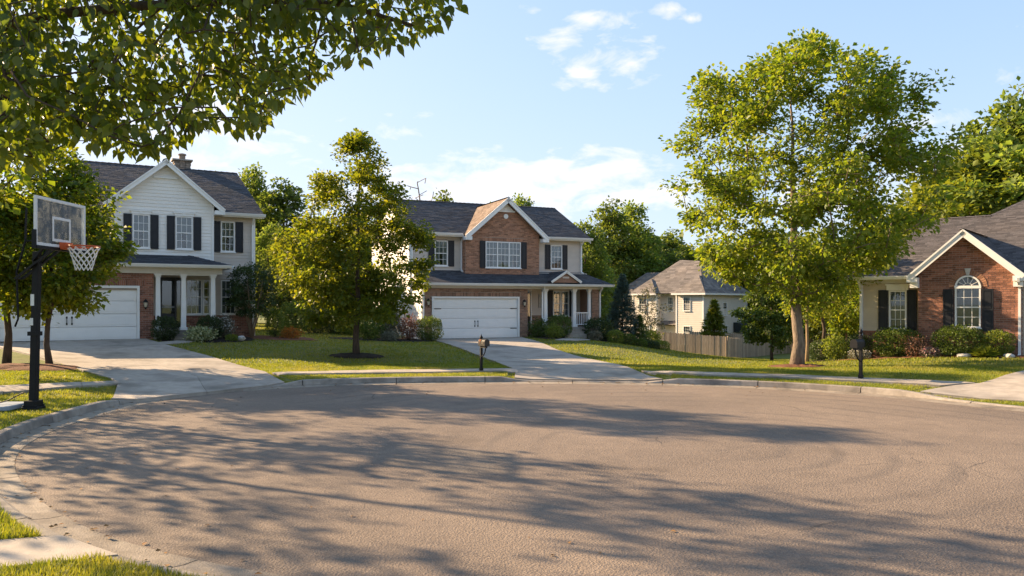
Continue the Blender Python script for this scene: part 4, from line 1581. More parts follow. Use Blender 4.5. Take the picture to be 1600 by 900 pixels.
archp = [(1.21, 1.32), (2.03, 1.32)] + [(1.62 + .41 * cos(pi * i / 14), 2.80 + .41 * sin(pi * i / 14)) for i in range(15)]
ringo = [(1.62 + .62 * cos(pi * i / 14), 2.80 + .62 * sin(pi * i / 14)) for i in range(15)]
outline = [(0, zb), (3.28, zb), (3.28, gzc(3.28)), (cc, gzc(cc)), (0, gzc(0))]
hole = [(1.21, 1.32), (2.03, 1.32), (2.03, 2.80)] + ringo + [(1.21, 2.80)]
Cc.bricks([outline, hole], 0, 'brick_red')
# voussoirs round the arch
m = MB()
n = 21
for i in range(n):
    if i == n // 2:
        continue
    a0, a1 = pi * i / n + .012, pi * (i + 1) / n - .012
    q = [(1.62 + r * cos(a), -.012, 2.80 + r * sin(a)) for r, a in ((.42, a0), (.61, a0), (.61, a1), (.42, a1))]
    m.prism(q, (0, .1, 0))
tag(Cc.part(m, 'brick_arch', 'brick_orange'), kind='stuff')
m = MB()
m.prism([(1.62 + r * cos(pi * i / 20), .02, 2.8 + r * sin(pi * i / 20)) for r, it in ((.42, range(21)), (.61, range(20, -1, -1))) for i in it], (0, .1, 0))
Cc.part(m, 'arch_backing', 'mortar')
m = MB().prism([(1.58, -.04, 3.2), (1.66, -.04, 3.2), (1.72, -.04, 3.46), (1.52, -.04, 3.46)], (0, .1, 0))
Cc.part(m, 'keystone', 'stone_white')
Cc.window(1.21, 2.03, 0, 1.32, 2.80, cols=3, rws=2, arch=True, blind=.98, curtain='blind')
m = MB().box(1.2, 2.04, -.05, .05, 2.74, 2.84)
Cc.part(m, 'transom_bar', 'white_paint')
Cc.shutter(.83, 1.17, 0, 1.2, 2.72)
Cc.shutter(2.07, 2.42, 0, 1.2, 2.72)
# left wing in siding over a brick base
Cc.siding([rect(-2.2, 0.02, 1.12, 3.12), rect(-1.18, -.55, 1.19, 2.70)], .6, .15, 'siding_tan')
Cc.bricks([rect(-2.2, 0.0, zb, 1.04)], .58, 'brick_red', soldier=[(-2.2, 0, .9, 1.035)])
m = MB().box(-2.2, 0, .55, .62, 1.04, 1.12)
Cc.part(m, 'water_table', 'brick_red')
Cc.window(-1.18, -.55, .6, 1.19, 2.70, cols=3, rws=2, blind=.98, curtain='blind')
m = MB().box(-1.26, -.47, .53, .6, 2.71, 2.9).box(-1.3, -.43, .5, .6, 2.9, 2.95).prism([(-.9, .5, 2.71), (-.83, .5, 2.71), (-.79, .5, 2.96), (-.94, .5, 2.96)], (0, .06, 0))
Cc.part(m, 'window_header', 'white_paint')
Cc.shutter(-1.56, -1.21, .6, 1.17, 2.72)
Cc.shutter(-.52, -.19, .6, 1.17, 2.72)
m = MB().box(-2.26, -2.14, .56, .7, zb, 3.12)
Cc.part(m, 'corner_board', 'white_paint')
Cc.downspout(-2.2, .56, 3.15, .15)
Cc.downspout(3.2, 0, 3.1, .3)
m = MB().box(-2.2, 0, .55, .6, 2.98, 3.12)
Cc.part(m, 'frieze', 'fascia_cream')
m = MB().box(-2.18, 12, .77, 11.5, zb, 3.14).box(.2, 3.1, .22, .8, zb, 3.2)
Cc.part(m, 'house_body', 'siding_tan')
Cc.bricks([[(.02, zb), (.6, zb), (.6, 3.2), (.02, 3.2)]], 0, 'brick_red', side=(-.014, 1))
m = MB().box(-2.65, -.2, .2, .72, 3.12, 3.14).box(3.3, 12, .2, .8, 3.12, 3.14)
Cc.part(m, 'soffit', 'white_paint')
Cc.gutter((-2.72, .18, 3.25), (-.36, .18, 3.25))
Cc.gutter((3.42, .18, 3.25), (12, .18, 3.25))
sc_ = (5.9 - 3.23) / (6.0 - .17)


def zc(v):
    return 3.23 + (v - .17) * sc_


Cc.roof([(-2.7, .17, 3.23), (12, .17, 3.23), (12, 11, zc(11)), (4.6, 11, zc(11)), (1.35, 6.0, 5.9), (-.75, 6.0, 5.9)], ROOFC)
Cc.roof([(-2.7, 11.8, 3.23), (-2.7, .17, 3.23), (-.75, 6.0, 5.9)], ROOFC)
Cc.roof([(1.35, 11.8, 3.23), (-2.7, 11.8, 3.23), (-.75, 6.0, 5.9), (1.35, 6.0, 5.9)], ROOFC)
Cc.roof([(1.36, 21.8, 3.23), (1.36, 6.0, 5.9), (4.6, 11, zc(11))], ROOFC)
Cc.roof([(12, 21.8, 3.23), (1.36, 21.8, 3.23), (4.6, 11, zc(11)), (12, 11, zc(11))], ROOFC)
Cc.ridge((-.75, 6.0, 5.91), (1.4, 6.0, 5.91), ROOFC)
Cc.ridge((-2.7, .17, 3.24), (-.75, 6.0, 5.91), ROOFC)
Cc.ridge((1.36, 6.0, 5.91), (4.6, 11, zc(11) + .01), ROOFC)
vb = .17 + (4.85 - 3.23) / sc_
for s in (-1, 1):
    e = cc + s * hc
    q = [(e, -.32, 3.17), (e, .1, 3.17), (cc, vb, 4.85), (cc, -.32, 4.85)]
    Cc.roof(q if s > 0 else [q[1], q[0], q[3], q[2]], ROOFC)
    Cc.rake((e + s * .02, -.32, 3.18), (cc, -.32, 4.86), .22)
    m = MB().box(min(e, e - s * .36), max(e, e - s * .36), -.33, .02, 2.98, 3.16)
    Cc.part(m, 'cornice_return', 'white_paint')
    m = MB().box(min(e - s * .08, e - s * .36), max(e - s * .08, e - s * .36), -.2, .0, 2.78, 2.98)
    Cc.part(m, 'cornice_block', 'white_paint')
    m = MB().prism([(e, -.3, 3.05), (cc, -.3, 4.73), (cc, -.01, 4.73), (e, -.01, 3.05)], (0, 0, -.02))
    Cc.part(m, 'rake_soffit', 'white_paint')
Cc.ridge((cc, -.33, 4.865), (cc, vb, 4.865), ROOFC)

# ================================================================== beige house beyond the fence
HD = ((1099 - 800) / F * 80, 80.0, radians(-43))
zg = -2.6
D = House('beige_rear_house', HD, zg, 'beige two-storey house with hipped brown roofs behind the wooden fence')
ROOFD = 'shingle_taupe'
m = MB()
for k in range(30):
    z0 = zg + k * .2
    z1 = min(z0 + .2, 3.25)
    m.add([(-3.2, -.01, z0), (0, -.01, z0), (0, .01, z1), (-3.2, .01, z1)], [(0, 1, 2, 3)])
    m.add([(0.01, 0, z0), (0.01, 10, z0), (-.01, 10, z1), (-.01, 0, z1)], [(0, 1, 2, 3)])
    m.add([(-5.6, .79, z0), (-3.2, .79, z0), (-3.2, .81, z1), (-5.6, .81, z1)], [(0, 1, 2, 3)])
    m.add([(-8.6, -.21, z0), (-5.6, -.21, z0), (-5.6, -.19, z1), (-8.6, -.19, z1)], [(0, 1, 2, 3)])
m.box(-3.2, -.02, .03, 10, zg, 3.2).box(-5.6, -3.2, .83, 10, zg, 3.2).box(-8.6, -5.6, -.17, 10, zg, 3.2)
D.part(m, 'wall', 'siding_cream')
for c in (-8.6, -5.6, -3.2, -.02):
    m = MB().box(c - .07, c + .07, -.24 if c < -5 else -.04, .1, zg, 3.2)
    D.part(m, 'corner_board', 'white_paint')
D.window(-2.35, -1.5, -.03, 1.4, 2.9, cols=3, rws=2, blind=.5)
D.window(-2.35, -1.5, -.03, -1.5, -.2, cols=3, rws=2, blind=.5)
D.window(-4.75, -4.05, .77, 1.3, 2.9, cols=3, rws=2, blind=.4)
D.window(-7.8, -6.8, -.23, 1.3, 2.9, bays=1, cols=3, rws=2, blind=.4)
D.window(-7.6, -6.4, -.23, -1.6, -.2, bays=2, cols=2, rws=2, blind=.3)
D.window(4.2, 5.1, 0, .9, 2.3, cols=2, rws=2, blind=.4, side=(.02, -1))
D.window(4.2, 5.3, 0, -2.0, -.2, cols=2, rws=2, blind=.4, side=(.02, -1))
m = MB()
for e0, e1 in (((-9.0, -.6), (-5.4, -.6)), ((-5.6, .4), (-3.4, .4)), ((-3.6, -.4), (.45, -.4))):
    m.box(e0[0], e1[0], e0[1] - .05, e0[1] + .02, 3.1, 3.28)
m.box(.4, .47, -.4, 10.3, 3.1, 3.28)
D.part(m, 'eave_board', 'white_paint')
D.roof([(-9.0, -.6, 3.28), (.45, .4, 3.28), (-3.2, 4.9, 7.0), (-5.6, 4.9, 7.0)], ROOFD, w=.6, e=.3)
D.roof([(.45, -.4, 3.28), (.45, 10.4, 3.28), (-3.2, 4.9, 7.0)], ROOFD, w=.6, e=.3)
D.roof([(.45, 10.4, 3.28), (-9, 10.4, 3.28), (-5.6, 4.9, 7.0), (-3.2, 4.9, 7.0)], ROOFD, w=.6, e=.3)
D.roof([(-9, 10.4, 3.28), (-9, -.6, 3.28), (-5.6, 4.9, 7.0)], ROOFD, w=.6, e=.3)
D.roof([(-3.6, -.42, 3.28), (.46, -.42, 3.28), (-1.57, 1.9, 5.2)], ROOFD, w=.6, e=.3)
D.roof([(.46, -.42, 3.28), (.46, 3.5, 3.28), (-1.57, 3.3, 5.2), (-1.57, 1.9, 5.2)], ROOFD, w=.6, e=.3)
D.roof([(-3.6, 3.5, 3.28), (-3.6, -.42, 3.28), (-1.57, 1.9, 5.2), (-1.57, 3.3, 5.2)], ROOFD, w=.6, e=.3)
D.roof([(-9.02, -.62, 3.28), (-5.35, -.62, 3.28), (-7.2, 1.4, 4.9)], ROOFD, w=.6, e=.3)
D.roof([(-5.35, -.62, 3.28), (-5.35, 3.0, 3.28), (-7.2, 2.8, 4.9), (-7.2, 1.4, 4.9)], ROOFD, w=.6, e=.3)
D.roof([(-5.8, .1, -.1), (-3.3, .1, -.1), (-3.3, .8, .3), (-5.8, .8, .3)], ROOFD, w=.6, e=.3)
# left rear wing, lower roof
m = MB().box(-13.5, -8.6, 4, 10, zg, 3.2)
D.part(m, 'wing_wall', 'siding_cream')
D.roof([(-13.9, 3.6, 3.28), (-8.6, 3.6, 3.28), (-8.6, 7, 5.9), (-11.5, 7, 5.9)], ROOFD, w=.6, e=.3)
D.roof([(-13.9, 10.4, 3.28), (-13.9, 3.6, 3.28), (-11.5, 7, 5.9)], ROOFD, w=.6, e=.3)
m = MB()
n = 8
for i in range(n):
    a0, a1 = pi / 2 * i / n, pi / 2 * (i + 1) / n
    m.add([(.03 + 1.5 * sin(a0), 6.6, -1.0 + 1.1 * cos(a0)), (.03 + 1.5 * sin(a1), 6.6, -1.0 + 1.1 * cos(a1)), (.03 + 1.5 * sin(a1), 9.4, -1.0 + 1.1 * cos(a1)), (.03 + 1.5 * sin(a0), 9.4, -1.0 + 1.1 * cos(a0))], [(0, 1, 2, 3)])
m.add([(.03, 6.6, -1.0)] + [(.03 + 1.5 * sin(pi / 2 * i / n), 6.6, -1.0 + 1.1 * cos(pi / 2 * i / n)) for i in range(n + 1)], [(0, i + 1, i + 2) for i in range(n)])
D.part(m, 'awning', 'awning_dark')

# ================================================================== board fence


def fence(pts, label, hh):
    p0 = pts[0]
    o = empty('wooden_fence', (p0[0], p0[1], H1(*p0)), 0, label, 'fence', 'wooden boundary fence')
    zb0 = H1(*p0)
    bw, gp = .19, .012
    for (x0, y0), (x1, y1) in zip(pts[:-1], pts[1:]):
        L = sqrt((x1 - x0) ** 2 + (y1 - y0) ** 2)
        d = Vector(((x1 - x0) / L, (y1 - y0) / L, 0))
        nn = Vector((d.y, -d.x, 0))
        n = int(L / (bw + gp))
        zs = hgt([(x0 + (x1 - x0) * (i + .5) / n, y0 + (y1 - y0) * (i + .5) / n) for i in range(n)])
        for i in range(n):
            a = Vector((x0, y0, 0)) + d * (i * (bw + gp)) - Vector((p0[0], p0[1], 0))
            z = zs[i] - zb0
            h = hh + random.uniform(-.03, .03)
            m = MB()
            q = [a + d * .0 + Vector((0, 0, z - .05)), a + d * bw + Vector((0, 0, z - .05)), a + d * bw + Vector((0, 0, z + h - .06)),
                 a + d * (bw - .05) + Vector((0, 0, z + h)), a + d * .05 + Vector((0, 0, z + h)), a + Vector((0, 0, z + h - .06))]
            off = nn * random.uniform(-.006, .006)
            m.prism([p + off for p in q], -nn * .022)
            m.build('board', 'fence_wood', o)
        for rz in (.35, hh - .35):
            m = MB()
            m.beam(Vector((x0 - p0[0], y0 - p0[1], zs[0] - zb0 + rz)) - nn * .06, Vector((x1 - p0[0], y1 - p0[1], zs[-1] - zb0 + rz)) - nn * .06, .05, .09)
            m.build('rail', 'fence_wood', o)
        k = max(1, int(L / 2.6))
        for i in range(k + 1):
            a = Vector((x0, y0, 0)) + d * (L * i / k) - Vector((p0[0], p0[1], 0)) - nn * .1
            z = H1(a.x + p0[0], a.y + p0[1]) - zb0
            m = MB().box(a.x - .05, a.x + .05, a.y - .05, a.y + .05, z - .1, z + hh + .03)
            m.build('post', 'fence_wood', o)
    return o


fa = ((1018 - 800) / F * 59, 59.0)
fb = ((1137 - 800) / F * 56, 56.0)
fc = ((1215 - 800) / F * 66, 66.0)
fd = ((1300 - 800) / F * 76, 76.0)
fence([fa, fb], 'weathered wooden board fence in front of the beige house, sunlit left stretch', 1.55)
fence([fb, fc, fd], 'weathered wooden board fence running back behind the big tree trunk', 1.5)
fence([((1078 - 800) / F * 74, 74.0), ((1180 - 800) / F * 72, 72.0)], 'far stretch of board fence seen over the nearer fence corner', 1.6)

# ================================================================== mailboxes


def mailbox(p, rz, label, tan=True, hpost=1.12, sc=1.0):
    z = H1(*p)
    o = empty('mailbox', (p[0], p[1], z), rz, label, 'mailbox', 'kerbside mailboxes')
    o.scale = (sc, sc, sc)
    m = MB().box(-.038, .038, -.038, .038, -.1, hpost)
    m.box(-.052, .052, -.052, .052, 0, .14).box(-.048, .048, -.048, .048, hpost - .03, hpost)
    m.build('post', 'black_metal', o, bevel=.006)
    m = MB().lathe([(.055, 0), (.03, .03), (.028, .05), (.05, .09), (.052, .115), (.035, .15), (.012, .19), (.004, .23)], 10, (0, 0, hpost))
    m.build('finial', 'black_metal', o, True)
    # arm with a curved brace, then the arched box along +x
    m = MB().box(.039, .38, -.035, .035, .80, .86)
    m.tube([(.05, 0, .5), (.16, 0, .56), (.27, 0, .66), (.33, 0, .80)], .02, 6)
    m.build('bracket', 'black_metal', o)
    m = MB()
    prof = [(-.09, 0), (.09, 0), (.09, .13)] + [(.09 * cos(a), .13 + .09 * sin(a)) for a in [pi * i / 10 for i in range(1, 10)]] + [(-.09, .13)]
    m.prism([(-.02, y, .865 + zz) for y, zz in prof], (.42, 0, 0))
    b = m.build('box', 'black_metal' if tan else 'black_metal', o)
    for xe in (-.035, .395):
        m = MB()
        m.prism([(xe, y * 1.06, .86 + zz * 1.04) for y, zz in prof], (.03, 0, 0))
        m.build('box_end', 'mailbox_tan' if tan else 'black_metal', b)
    m = MB().box(.08, .11, -.098, -.092, .94, 1.06).box(.05, .17, -.098, -.092, 1.02, 1.07)
    m.build('flag', 'mailbox_flag', b)
    m = MB().box(.2, .34, -.096, -.0905, .93, .99)
    m.build('name_plate', 'mailbox_tan', b)
    return o


m1 = ray(752, 581.5)
mailbox(m1, radians(-62), 'black mailbox on post with tan door beside the middle driveway', True, 1.02, .92)
m2 = ray(1345, 594)
mailbox(m2, radians(222), 'black mailbox on post by the right-hand lawn, box turned left', False, 1.16, 1.0)

# ================================================================== basketball hoop
hp = (-9.25, 14.85)
hz0 = H1(*hp)
ho = empty('basketball_hoop', (hp[0], hp[1], hz0), 0, 'black basketball hoop with clear backboard and white net beside the kerb', 'basketball hoop')
zr = 3.30 - hz0
m = MB()
m.add([(-.065, -.065, 0), (.065, -.065, 0), (.065, .065, 0), (-.065, .065, 0), (.01, -.06, zr - .1), (.13, -.06, zr - .1), (.13, .06, zr - .1), (.01, .06, zr - .1)],
      [(0, 3, 2, 1), (4, 5, 6, 7), (0, 1, 5, 4), (1, 2, 6, 5), (2, 3, 7, 6), (3, 0, 4, 7)])
pole = m.build('pole', 'black_metal', ho, bevel=.012)
m = MB().box(-.15, .15, -.15, .15, -.03, .05).box(-.12, .12, -.12, .12, .05, .17)
for sx in (-.12, .12):
    for sy in (-.12, .12):
        m.lathe([(.022, .05), (.022, .085)], 6, (sx, sy, 0))
m.build('base_boot', 'black_metal', ho, bevel=.01)
m = MB().box(-.07, .12, -.085, .085, 1.42, 1.5)
m.build('collar', 'black_metal', ho)
m = MB().box(-.03, .03, -.068, -.064, 1.62, 1.76).box(-.02, .05, -.067, -.0635, 2.0, 2.22)
m.build('warning_sticker', 'net_white', ho)
m = MB()
for sy in (-.1, .1):
    m.beam((.05, sy, zr - .28), (.50, sy, zr + .28), .035, .07, (0, 1, 0))
    m.beam((-.28, sy, zr - .62), (.50, sy, zr - .02), .035, .07, (0, 1, 0))
m.build('arm', 'black_metal', ho)
m = MB().tube([(-.3, -.1, zr - .62), (-.3, .1, zr - .62)], .02, 6)
m.tube([(-.33, 0, zr - .5), (-.16, 0, zr + .1), (-.14, 0, zr + .75)], .022, 6).tube([(-.33, 0, zr - .5), (-.3, 0, zr - 1.4), (-.36, 0, zr - 1.55)], .02, 6)
m.tube([(-.16, 0, zr + .1), (.48, 0, zr + .14)], .018, 6)
m.build('lift_handle', 'black_metal', ho)
# backboard in the plane x = bx0, running away from the viewer
bx0 = .55
y0, y1, z0, z1 = -.84, .80, zr - .03, zr + .88
m = MB()
t = .055
m.box(bx0 - .03, bx0 + .012, y0, y1, z1 - t, z1).box(bx0 - .03, bx0 + .012, y0, y1, z0, z0 + t)
m.box(bx0 - .03, bx0 + .012, y0, y0 + t, z0 + t, z1 - t).box(bx0 - .03, bx0 + .012, y1 - t, y1, z0 + t, z1 - t)
bb = m.build('backboard', 'net_white', ho, bevel=.004)
m = MB().box(bx0 - .008, bx0 + .002, y0 + t, y1 - t, z0 + t, z1 - t)
m.build('pane', 'acrylic', bb)
m = MB()
s0, s1, q0, q1 = -.32, .28, zr + .08, zr + .55
m.box(bx0 + .003, bx0 + .008, s0, s1, q1 - .05, q1).box(bx0 + .003, bx0 + .008, s0, s1, q0, q0 + .05).box(bx0 + .003, bx0 + .008, s0, s0 + .05, q0 + .05, q1 - .05).box(bx0 + .003, bx0 + .008, s1 - .05, s1, q0 + .05, q1 - .05)
m.build('target_square', 'net_white', bb)
m = MB()
for y in (-.3, .26):
    m.box(bx0 - .055, bx0 - .031, y - .025, y + .025, z0 + .02, z1 - .02)
m.build('support_bar', 'steel_grey', bb)
m = MB().box(bx0 - .05, bx0 + .03, y0 - .012, y1 + .012, z0 - .06, z0 - .001).box(bx0 - .05, bx0 + .03, y0 - .022, y0 - .001, z0 - .06, z0 + .28).box(bx0 - .05, bx0 + .03, y1 + .001, y1 + .022, z0 - .06, z0 + .28)
m.build('edge_padding', 'black_metal', bb)
RR = .28
rc = bx0 + .14 + RR
m = MB()
ring = [(rc + RR * cos(2 * pi * i / 28), RR * sin(2 * pi * i / 28), zr) for i in range(29)]
m.tube(ring, .014, 6, False)
m.box(bx0 + .013, bx0 + .15, -.11, .11, zr - .06, zr + .07)
m.beam((bx0 + .1, -.09, zr - .03), (rc - .05, -RR * .97, zr - .005), .015, .03).beam((bx0 + .1, .09, zr - .03), (rc - .05, RR * .97, zr - .005), .015, .03)
m.build('rim', 'rim_orange', ho)
m = MB()
NP = 12
for s in (1, -1):
    for k in range(NP):
        pts = []
        for j in range(7):
            tt = j / 6
            r = RR * (1 - .50 * tt ** .75)
            a = 2 * pi * (k + s * j * .5) / NP
            pts.append((rc + r * cos(a), r * sin(a), zr - .02 - .44 * tt))
        m.tube(pts, .009, 4, False)
m.build('net', 'net_white', ho)
# weighted tray and strap behind the pole
to = empty('ballast_tray', (hp[0] - .75, hp[1] - .02, H1(hp[0] - .75, hp[1])), 0, 'flat blue-grey ballast tray on the grass behind the hoop pole', 'tray')
m = MB()
m.prism([(-.55, -.38, 0), (.45, -.38, 0), (.5, -.3, 0), (.5, .3, 0), (.45, .38, 0), (-.55, .38, 0)], (0, 0, .09))
m.build('tray', 'plastic_blue_grey', to, bevel=.02)
m = MB().tube([(.05, -.1, .1), (.3, -.08, .16), (.6, -.03, .32)], .012, 5)
m.build('strap', 'black_metal', to)
NOGRASS.append(disc((hp[0] - .75, hp[1] - .02), .55))

# ================================================================== plants


def unit(v):
    return v / np.maximum(np.linalg.norm(v, axis=-1, keepdims=True), 1e-9)


LEAF2 = (np.array([[0, 0, 0], [.36, .5, .10], [0, 1, -.06], [-.36, .5, .10]]), np.array([[0, 1, 2], [0, 2, 3]]))
LEAFN = (np.array([[-.06, 0, 0], [.06, 0, 0], [0, 1, 0]]), np.array([[0, 1, 2]]))


def leaf_mesh(name, C, fwd, nrm, size, tpl=LEAF2, wid=1.0):
    """one leaf per row: C base, fwd length axis, nrm face normal"""
    tv, tf = tpl
    f = unit(fwd)
    n = unit(nrm - f * (nrm * f).sum(1, keepdims=True))
    r = np.cross(f, n)
    size = np.asarray(size).reshape(-1, 1, 1)
    V = C[:, None] + size * (tv[None, :, 0:1] * wid * r[:, None] + tv[None, :, 1:2] * f[:, None] + tv[None, :, 2:3] * n[:, None])
    k = len(tv)
    Fc = (tf[None] + (np.arange(len(C)) * k)[:, None, None]).reshape(-1, 3)
    return np_mesh(name, V.reshape(-1, 3), Fc)


def skeleton(trunk, att, rng, up=.6, step=.55, curve=.16):
    """branches from a trunk line to every attractor, each joined at the handiest lower node"""
    nodes = [np.array(p, dtype=float) for p in trunk]
    par = [i - 1 for i in range(len(nodes))]
    NA = np.array(nodes)
    base = NA[0]
    axis = NA[:, :2].mean(0)
    order = np.argsort(np.linalg.norm(att[:, :2] - axis, axis=1) + .25 * np.abs(att[:, 2] - NA[-1][2] * .6))
    first = 1 + int(len(nodes) * .18)
    arr = np.zeros((len(nodes) + len(att) * 14 + 10, 3))
    cnt = len(nodes)
    arr[:cnt] = NA
    tips = []
    for k in order:
        a = att[k]
        d = np.linalg.norm(arr[:cnt] - a, axis=1)
        low = np.maximum(0, arr[:cnt, 2] - a[2] + .35 * np.linalg.norm(arr[:cnt, :2] - a[:2], axis=1))
        cost = d + up * low
        cost[:first] += 50
        j = int(cost.argmin())
        p = arr[j].copy()
        L = d[j]
        n = min(12, max(1, int(L / step)))
        prev = j
        bend = rng.normal(0, curve * .5, 3) * L
        for i in range(1, n + 1):
            t = i / n
            q = p + (a - p) * t + np.array([0, 0, curve * L * t * (1 - t)]) + bend * t * (1 - t)
            arr[cnt] = q
            par.append(prev)
            prev = cnt
            cnt += 1
        tips.append(prev)
    return arr[:cnt], par, tips


def bark_mesh(name, nodes, par, ntrunk, r0, rt, rtip, base_flare=1.35, n=7):
    N = len(nodes)
    w = np.zeros(N)
    kids = np.zeros(N, dtype=int)
    for i in range(N - 1, 0, -1):
        if kids[i] == 0:
            w[i] += 1
        kids[par[i]] += 1
        w[par[i]] += w[i]
    wm = w.max()
    rad = rtip + (r0 * .55 - rtip) * (w / wm) ** .55
    for i in range(ntrunk):
        t = i / max(1, ntrunk - 1)
        rad[i] = r0 * (1 - t) + rt * t
        if i == 0:
            rad[i] *= base_flare
    mb = MB()
    mb.tube([nodes[i] for i in range(ntrunk)], [rad[i] for i in range(ntrunk)], max(n, 9))
    # chains
    child = {}
    for i in range(ntrunk, N):
        child.setdefault(par[i], []).append(i)
    st = [(p, c) for p in list(child) if p < ntrunk for c in child[p]]
    while st:
        p, c = st.pop()
        pts, rs = [nodes[p], nodes[c]], [min(rad[c], rad[p]), rad[c]]
        while c in child:
            ch = sorted(child[c], key=lambda q: -w[q])
            for q in ch[1:]:
                st.append((c, q))
            c = ch[0]
            pts.append(nodes[c])
            rs.append(rad[c])
        mb.tube(pts, rs, 6 if rs[0] > .04 else 4, False)
    me = bpy.data.meshes.new(name)
    me.from_pydata(mb.v, [], mb.f)
    me.polygons.foreach_set('use_smooth', [True] * len(me.polygons))
    me.update()
    return me


def crown_leaves(rng, centers, axis, nper, rc, size, droop=.35, flat=.65):
    n = len(centers) * nper
    c = np.repeat(centers, nper, 0)
    off = rng.normal(0, 1, (n, 3))
    off = unit(off) * (rng.random((n, 1)) ** .5)
    off[:, 2] *= flat
    # clusters differ in size
    sc = np.repeat(rng.uniform(.65, 1.25, len(centers)), nper)[:, None]
    P = c + off * rc * sc
    out = unit(off + .35 * unit(c - axis) + rng.normal(0, .35, (n, 3)))
    out[:, 2] -= droop * rng.random(n)
    nrm = rng.normal(0, .55, (n, 3)) + np.array([0, 0, 1.0])
    return P, out, nrm, size * rng.uniform(.5, 1.38, n)


def envelope(rng, n, zlo, zhi, prof, lump=.2, ang=6, inner=.3, squash=1.0, center=(0, 0), keep=None, clump=0, crad=.8):
    """uneven points through a crown volume; prof(t) is the half-width at height t in 0..1"""
    if clump:
        # two thirds gathered into boughs, one third spread evenly between them
        m = int(n * .66)
        c = envelope(rng, max(8, m // clump), zlo, zhi, prof, lump, ang, inner, squash, center)
        c = np.repeat(c, clump, 0)
        c = c + unit(rng.normal(0, 1, c.shape)) * rng.random((len(c), 1)) ** .5 * crad * np.array([1, 1, .85])
        return np.vstack([c, envelope(rng, n - m, zlo, zhi, prof, lump, ang, inner, squash, center)])
    ph = rng.uniform(0, 2 * pi, 8)
    out = []
    while len(out) < n:
        t = rng.random()
        a = rng.uniform(0, 2 * pi)
        R = prof(t)
        if rng.random() > (R / prof.max) ** 1.2 + .08:
            continue
        f = 1 + lump * (sin(2 * a + ph[0] + 5 * t) * .5 + sin(3 * a + ph[1] - 7 * t) * .35 + sin(5 * a + ph[2] + 9 * t) * .3 + sin(11 * t + ph[3] + 4 * a) * .3)
        r = R * f * (inner + (1 - inner) * rng.random() ** .5)
        p = (center[0] + r * cos(a), center[1] + r * sin(a) * squash, zlo + (zhi - zlo) * t)
        if keep and not keep(p):
            continue
        out.append(p)
    return np.array(out)


class Prof:
    def __init__(self, pts):
        self.x = [p[0] for p in pts]
        self.y = [p[1] for p in pts]
        self.max = max(self.y)

    def __call__(self, t):
        return float(np.interp(t, self.x, self.y))


def tree(name, p, label, cat, seed, trunk, zlo, zhi, prof, natt, nper, rc, lsize, leaf, bark, r0, rt=.03, rtip=.008, lump=.2, group=None, inner=.3,
         z=None, extra=None, up=.6, droop=.35, center=(0, 0), squash=1.0, clump=0, crad=.8):
    rng = np.random.default_rng(seed)
    z = H1(*p) if z is None else z
    o = empty(name, (p[0], p[1], z), 0, label, cat, group)
    att = envelope(rng, natt, zlo, zhi, prof, lump, inner=inner, center=center, squash=squash, clump=clump, crad=crad)
    if extra is not None:
        att = np.vstack([att, extra])
    nodes, par, tips = skeleton(trunk, att, rng, up)
    link('trunk', bark_mesh('trunk', nodes, par, len(trunk), r0, rt, rtip), bark, o)
    axis = np.array([0, 0, (zlo + zhi) / 2])
    # leaves on tips and part way along the twigs
    cen = np.vstack([nodes[tips], nodes[[par[t] for t in tips]] * .6 + nodes[tips] * .4 + rng.normal(0, rc * .3, (len(tips), 3))])
    P, f, nn, s = crown_leaves(rng, cen, axis, max(1, nper // 2), rc, lsize, droop)
    link('crown', leaf_mesh('crown', P, f, nn, s), leaf, o)
    return o


def line(pts):
    return [np.array(p, dtype=float) for p in pts]


def trunkline(h, n, lean=(0, 0), wob=.05, seed=0):
    r = np.random.default_rng(seed)
    return [np.array([lean[0] * (i / (n - 1)) ** 1.3 + (r.normal(0, wob) if 0 < i else 0), lean[1] * (i / (n - 1)) + (r.normal(0, wob) if 0 < i else 0), h * i / (n - 1) - (.12 if i == 0 else 0)]) for i in range(n)]


def copy_tree(src, loc_, rz, sc, label, group=None, cat=None):
    c = src.copy()
    COL.objects.link(c)
    c.location = loc_
    c.rotation_euler = (0, 0, rz)
    c.scale = sc if hasattr(sc, '__len__') else (sc, sc, sc)
    c['label'] = label
    if group:
        c['group'] = group
    if cat:
        c['category'] = cat
    for ch in list(src.children):
        d = ch.copy()
        COL.objects.link(d)
        d.parent = c
    return c


# --- the tall shade tree on the right
mp_ = ray(1245, 573)
tree('shade_tree', mp_, 'tall broad shade tree with thick pale trunk on the lawn left of the brick house', 'tree', 11,
     trunkline(8.6, 12, (-.15, .1), .03, 3), 2.45, 10.6, Prof([(0, 1.3), (.07, 2.3), (.2, 3.7), (.4, 4.2), (.6, 4.1), (.75, 3.45), (.88, 2.2), (.96, 1.2), (1, .3)]),
     620, 80, .44, .145, 'leaf_maple', 'bark', .195, .03, .010, lump=.16, inner=.25, up=.75, center=(.05, 0), clump=5, crad=.75)
bed(disc(mp_, .95, sy=.9), 'mulch_red', .03, .06)

# --- the pyramidal tree on the middle lawn
lt = ray(557, 557)
tree('lawn_tree', lt, 'dense pyramidal tree in a dark mulch ring on the lawn between the two houses', 'tree', 5,
     trunkline(7.9, 12, (.15, 0), .03, 5), 1.25, 8.35, Prof([(0, 1.0), (.07, 2.2), (.2, 2.72), (.38, 2.6), (.55, 2.2), (.7, 1.75), (.85, 1.1), (.95, .55), (1, .12)]),
     510, 78, .34, .130, 'leaf_linden', 'bark_dark', .12, .015, .006, lump=.09, inner=.25, up=.5, clump=4, crad=.42)
bed(disc(lt, 1.05, sy=.8), 'mulch_dark', .03, .10)

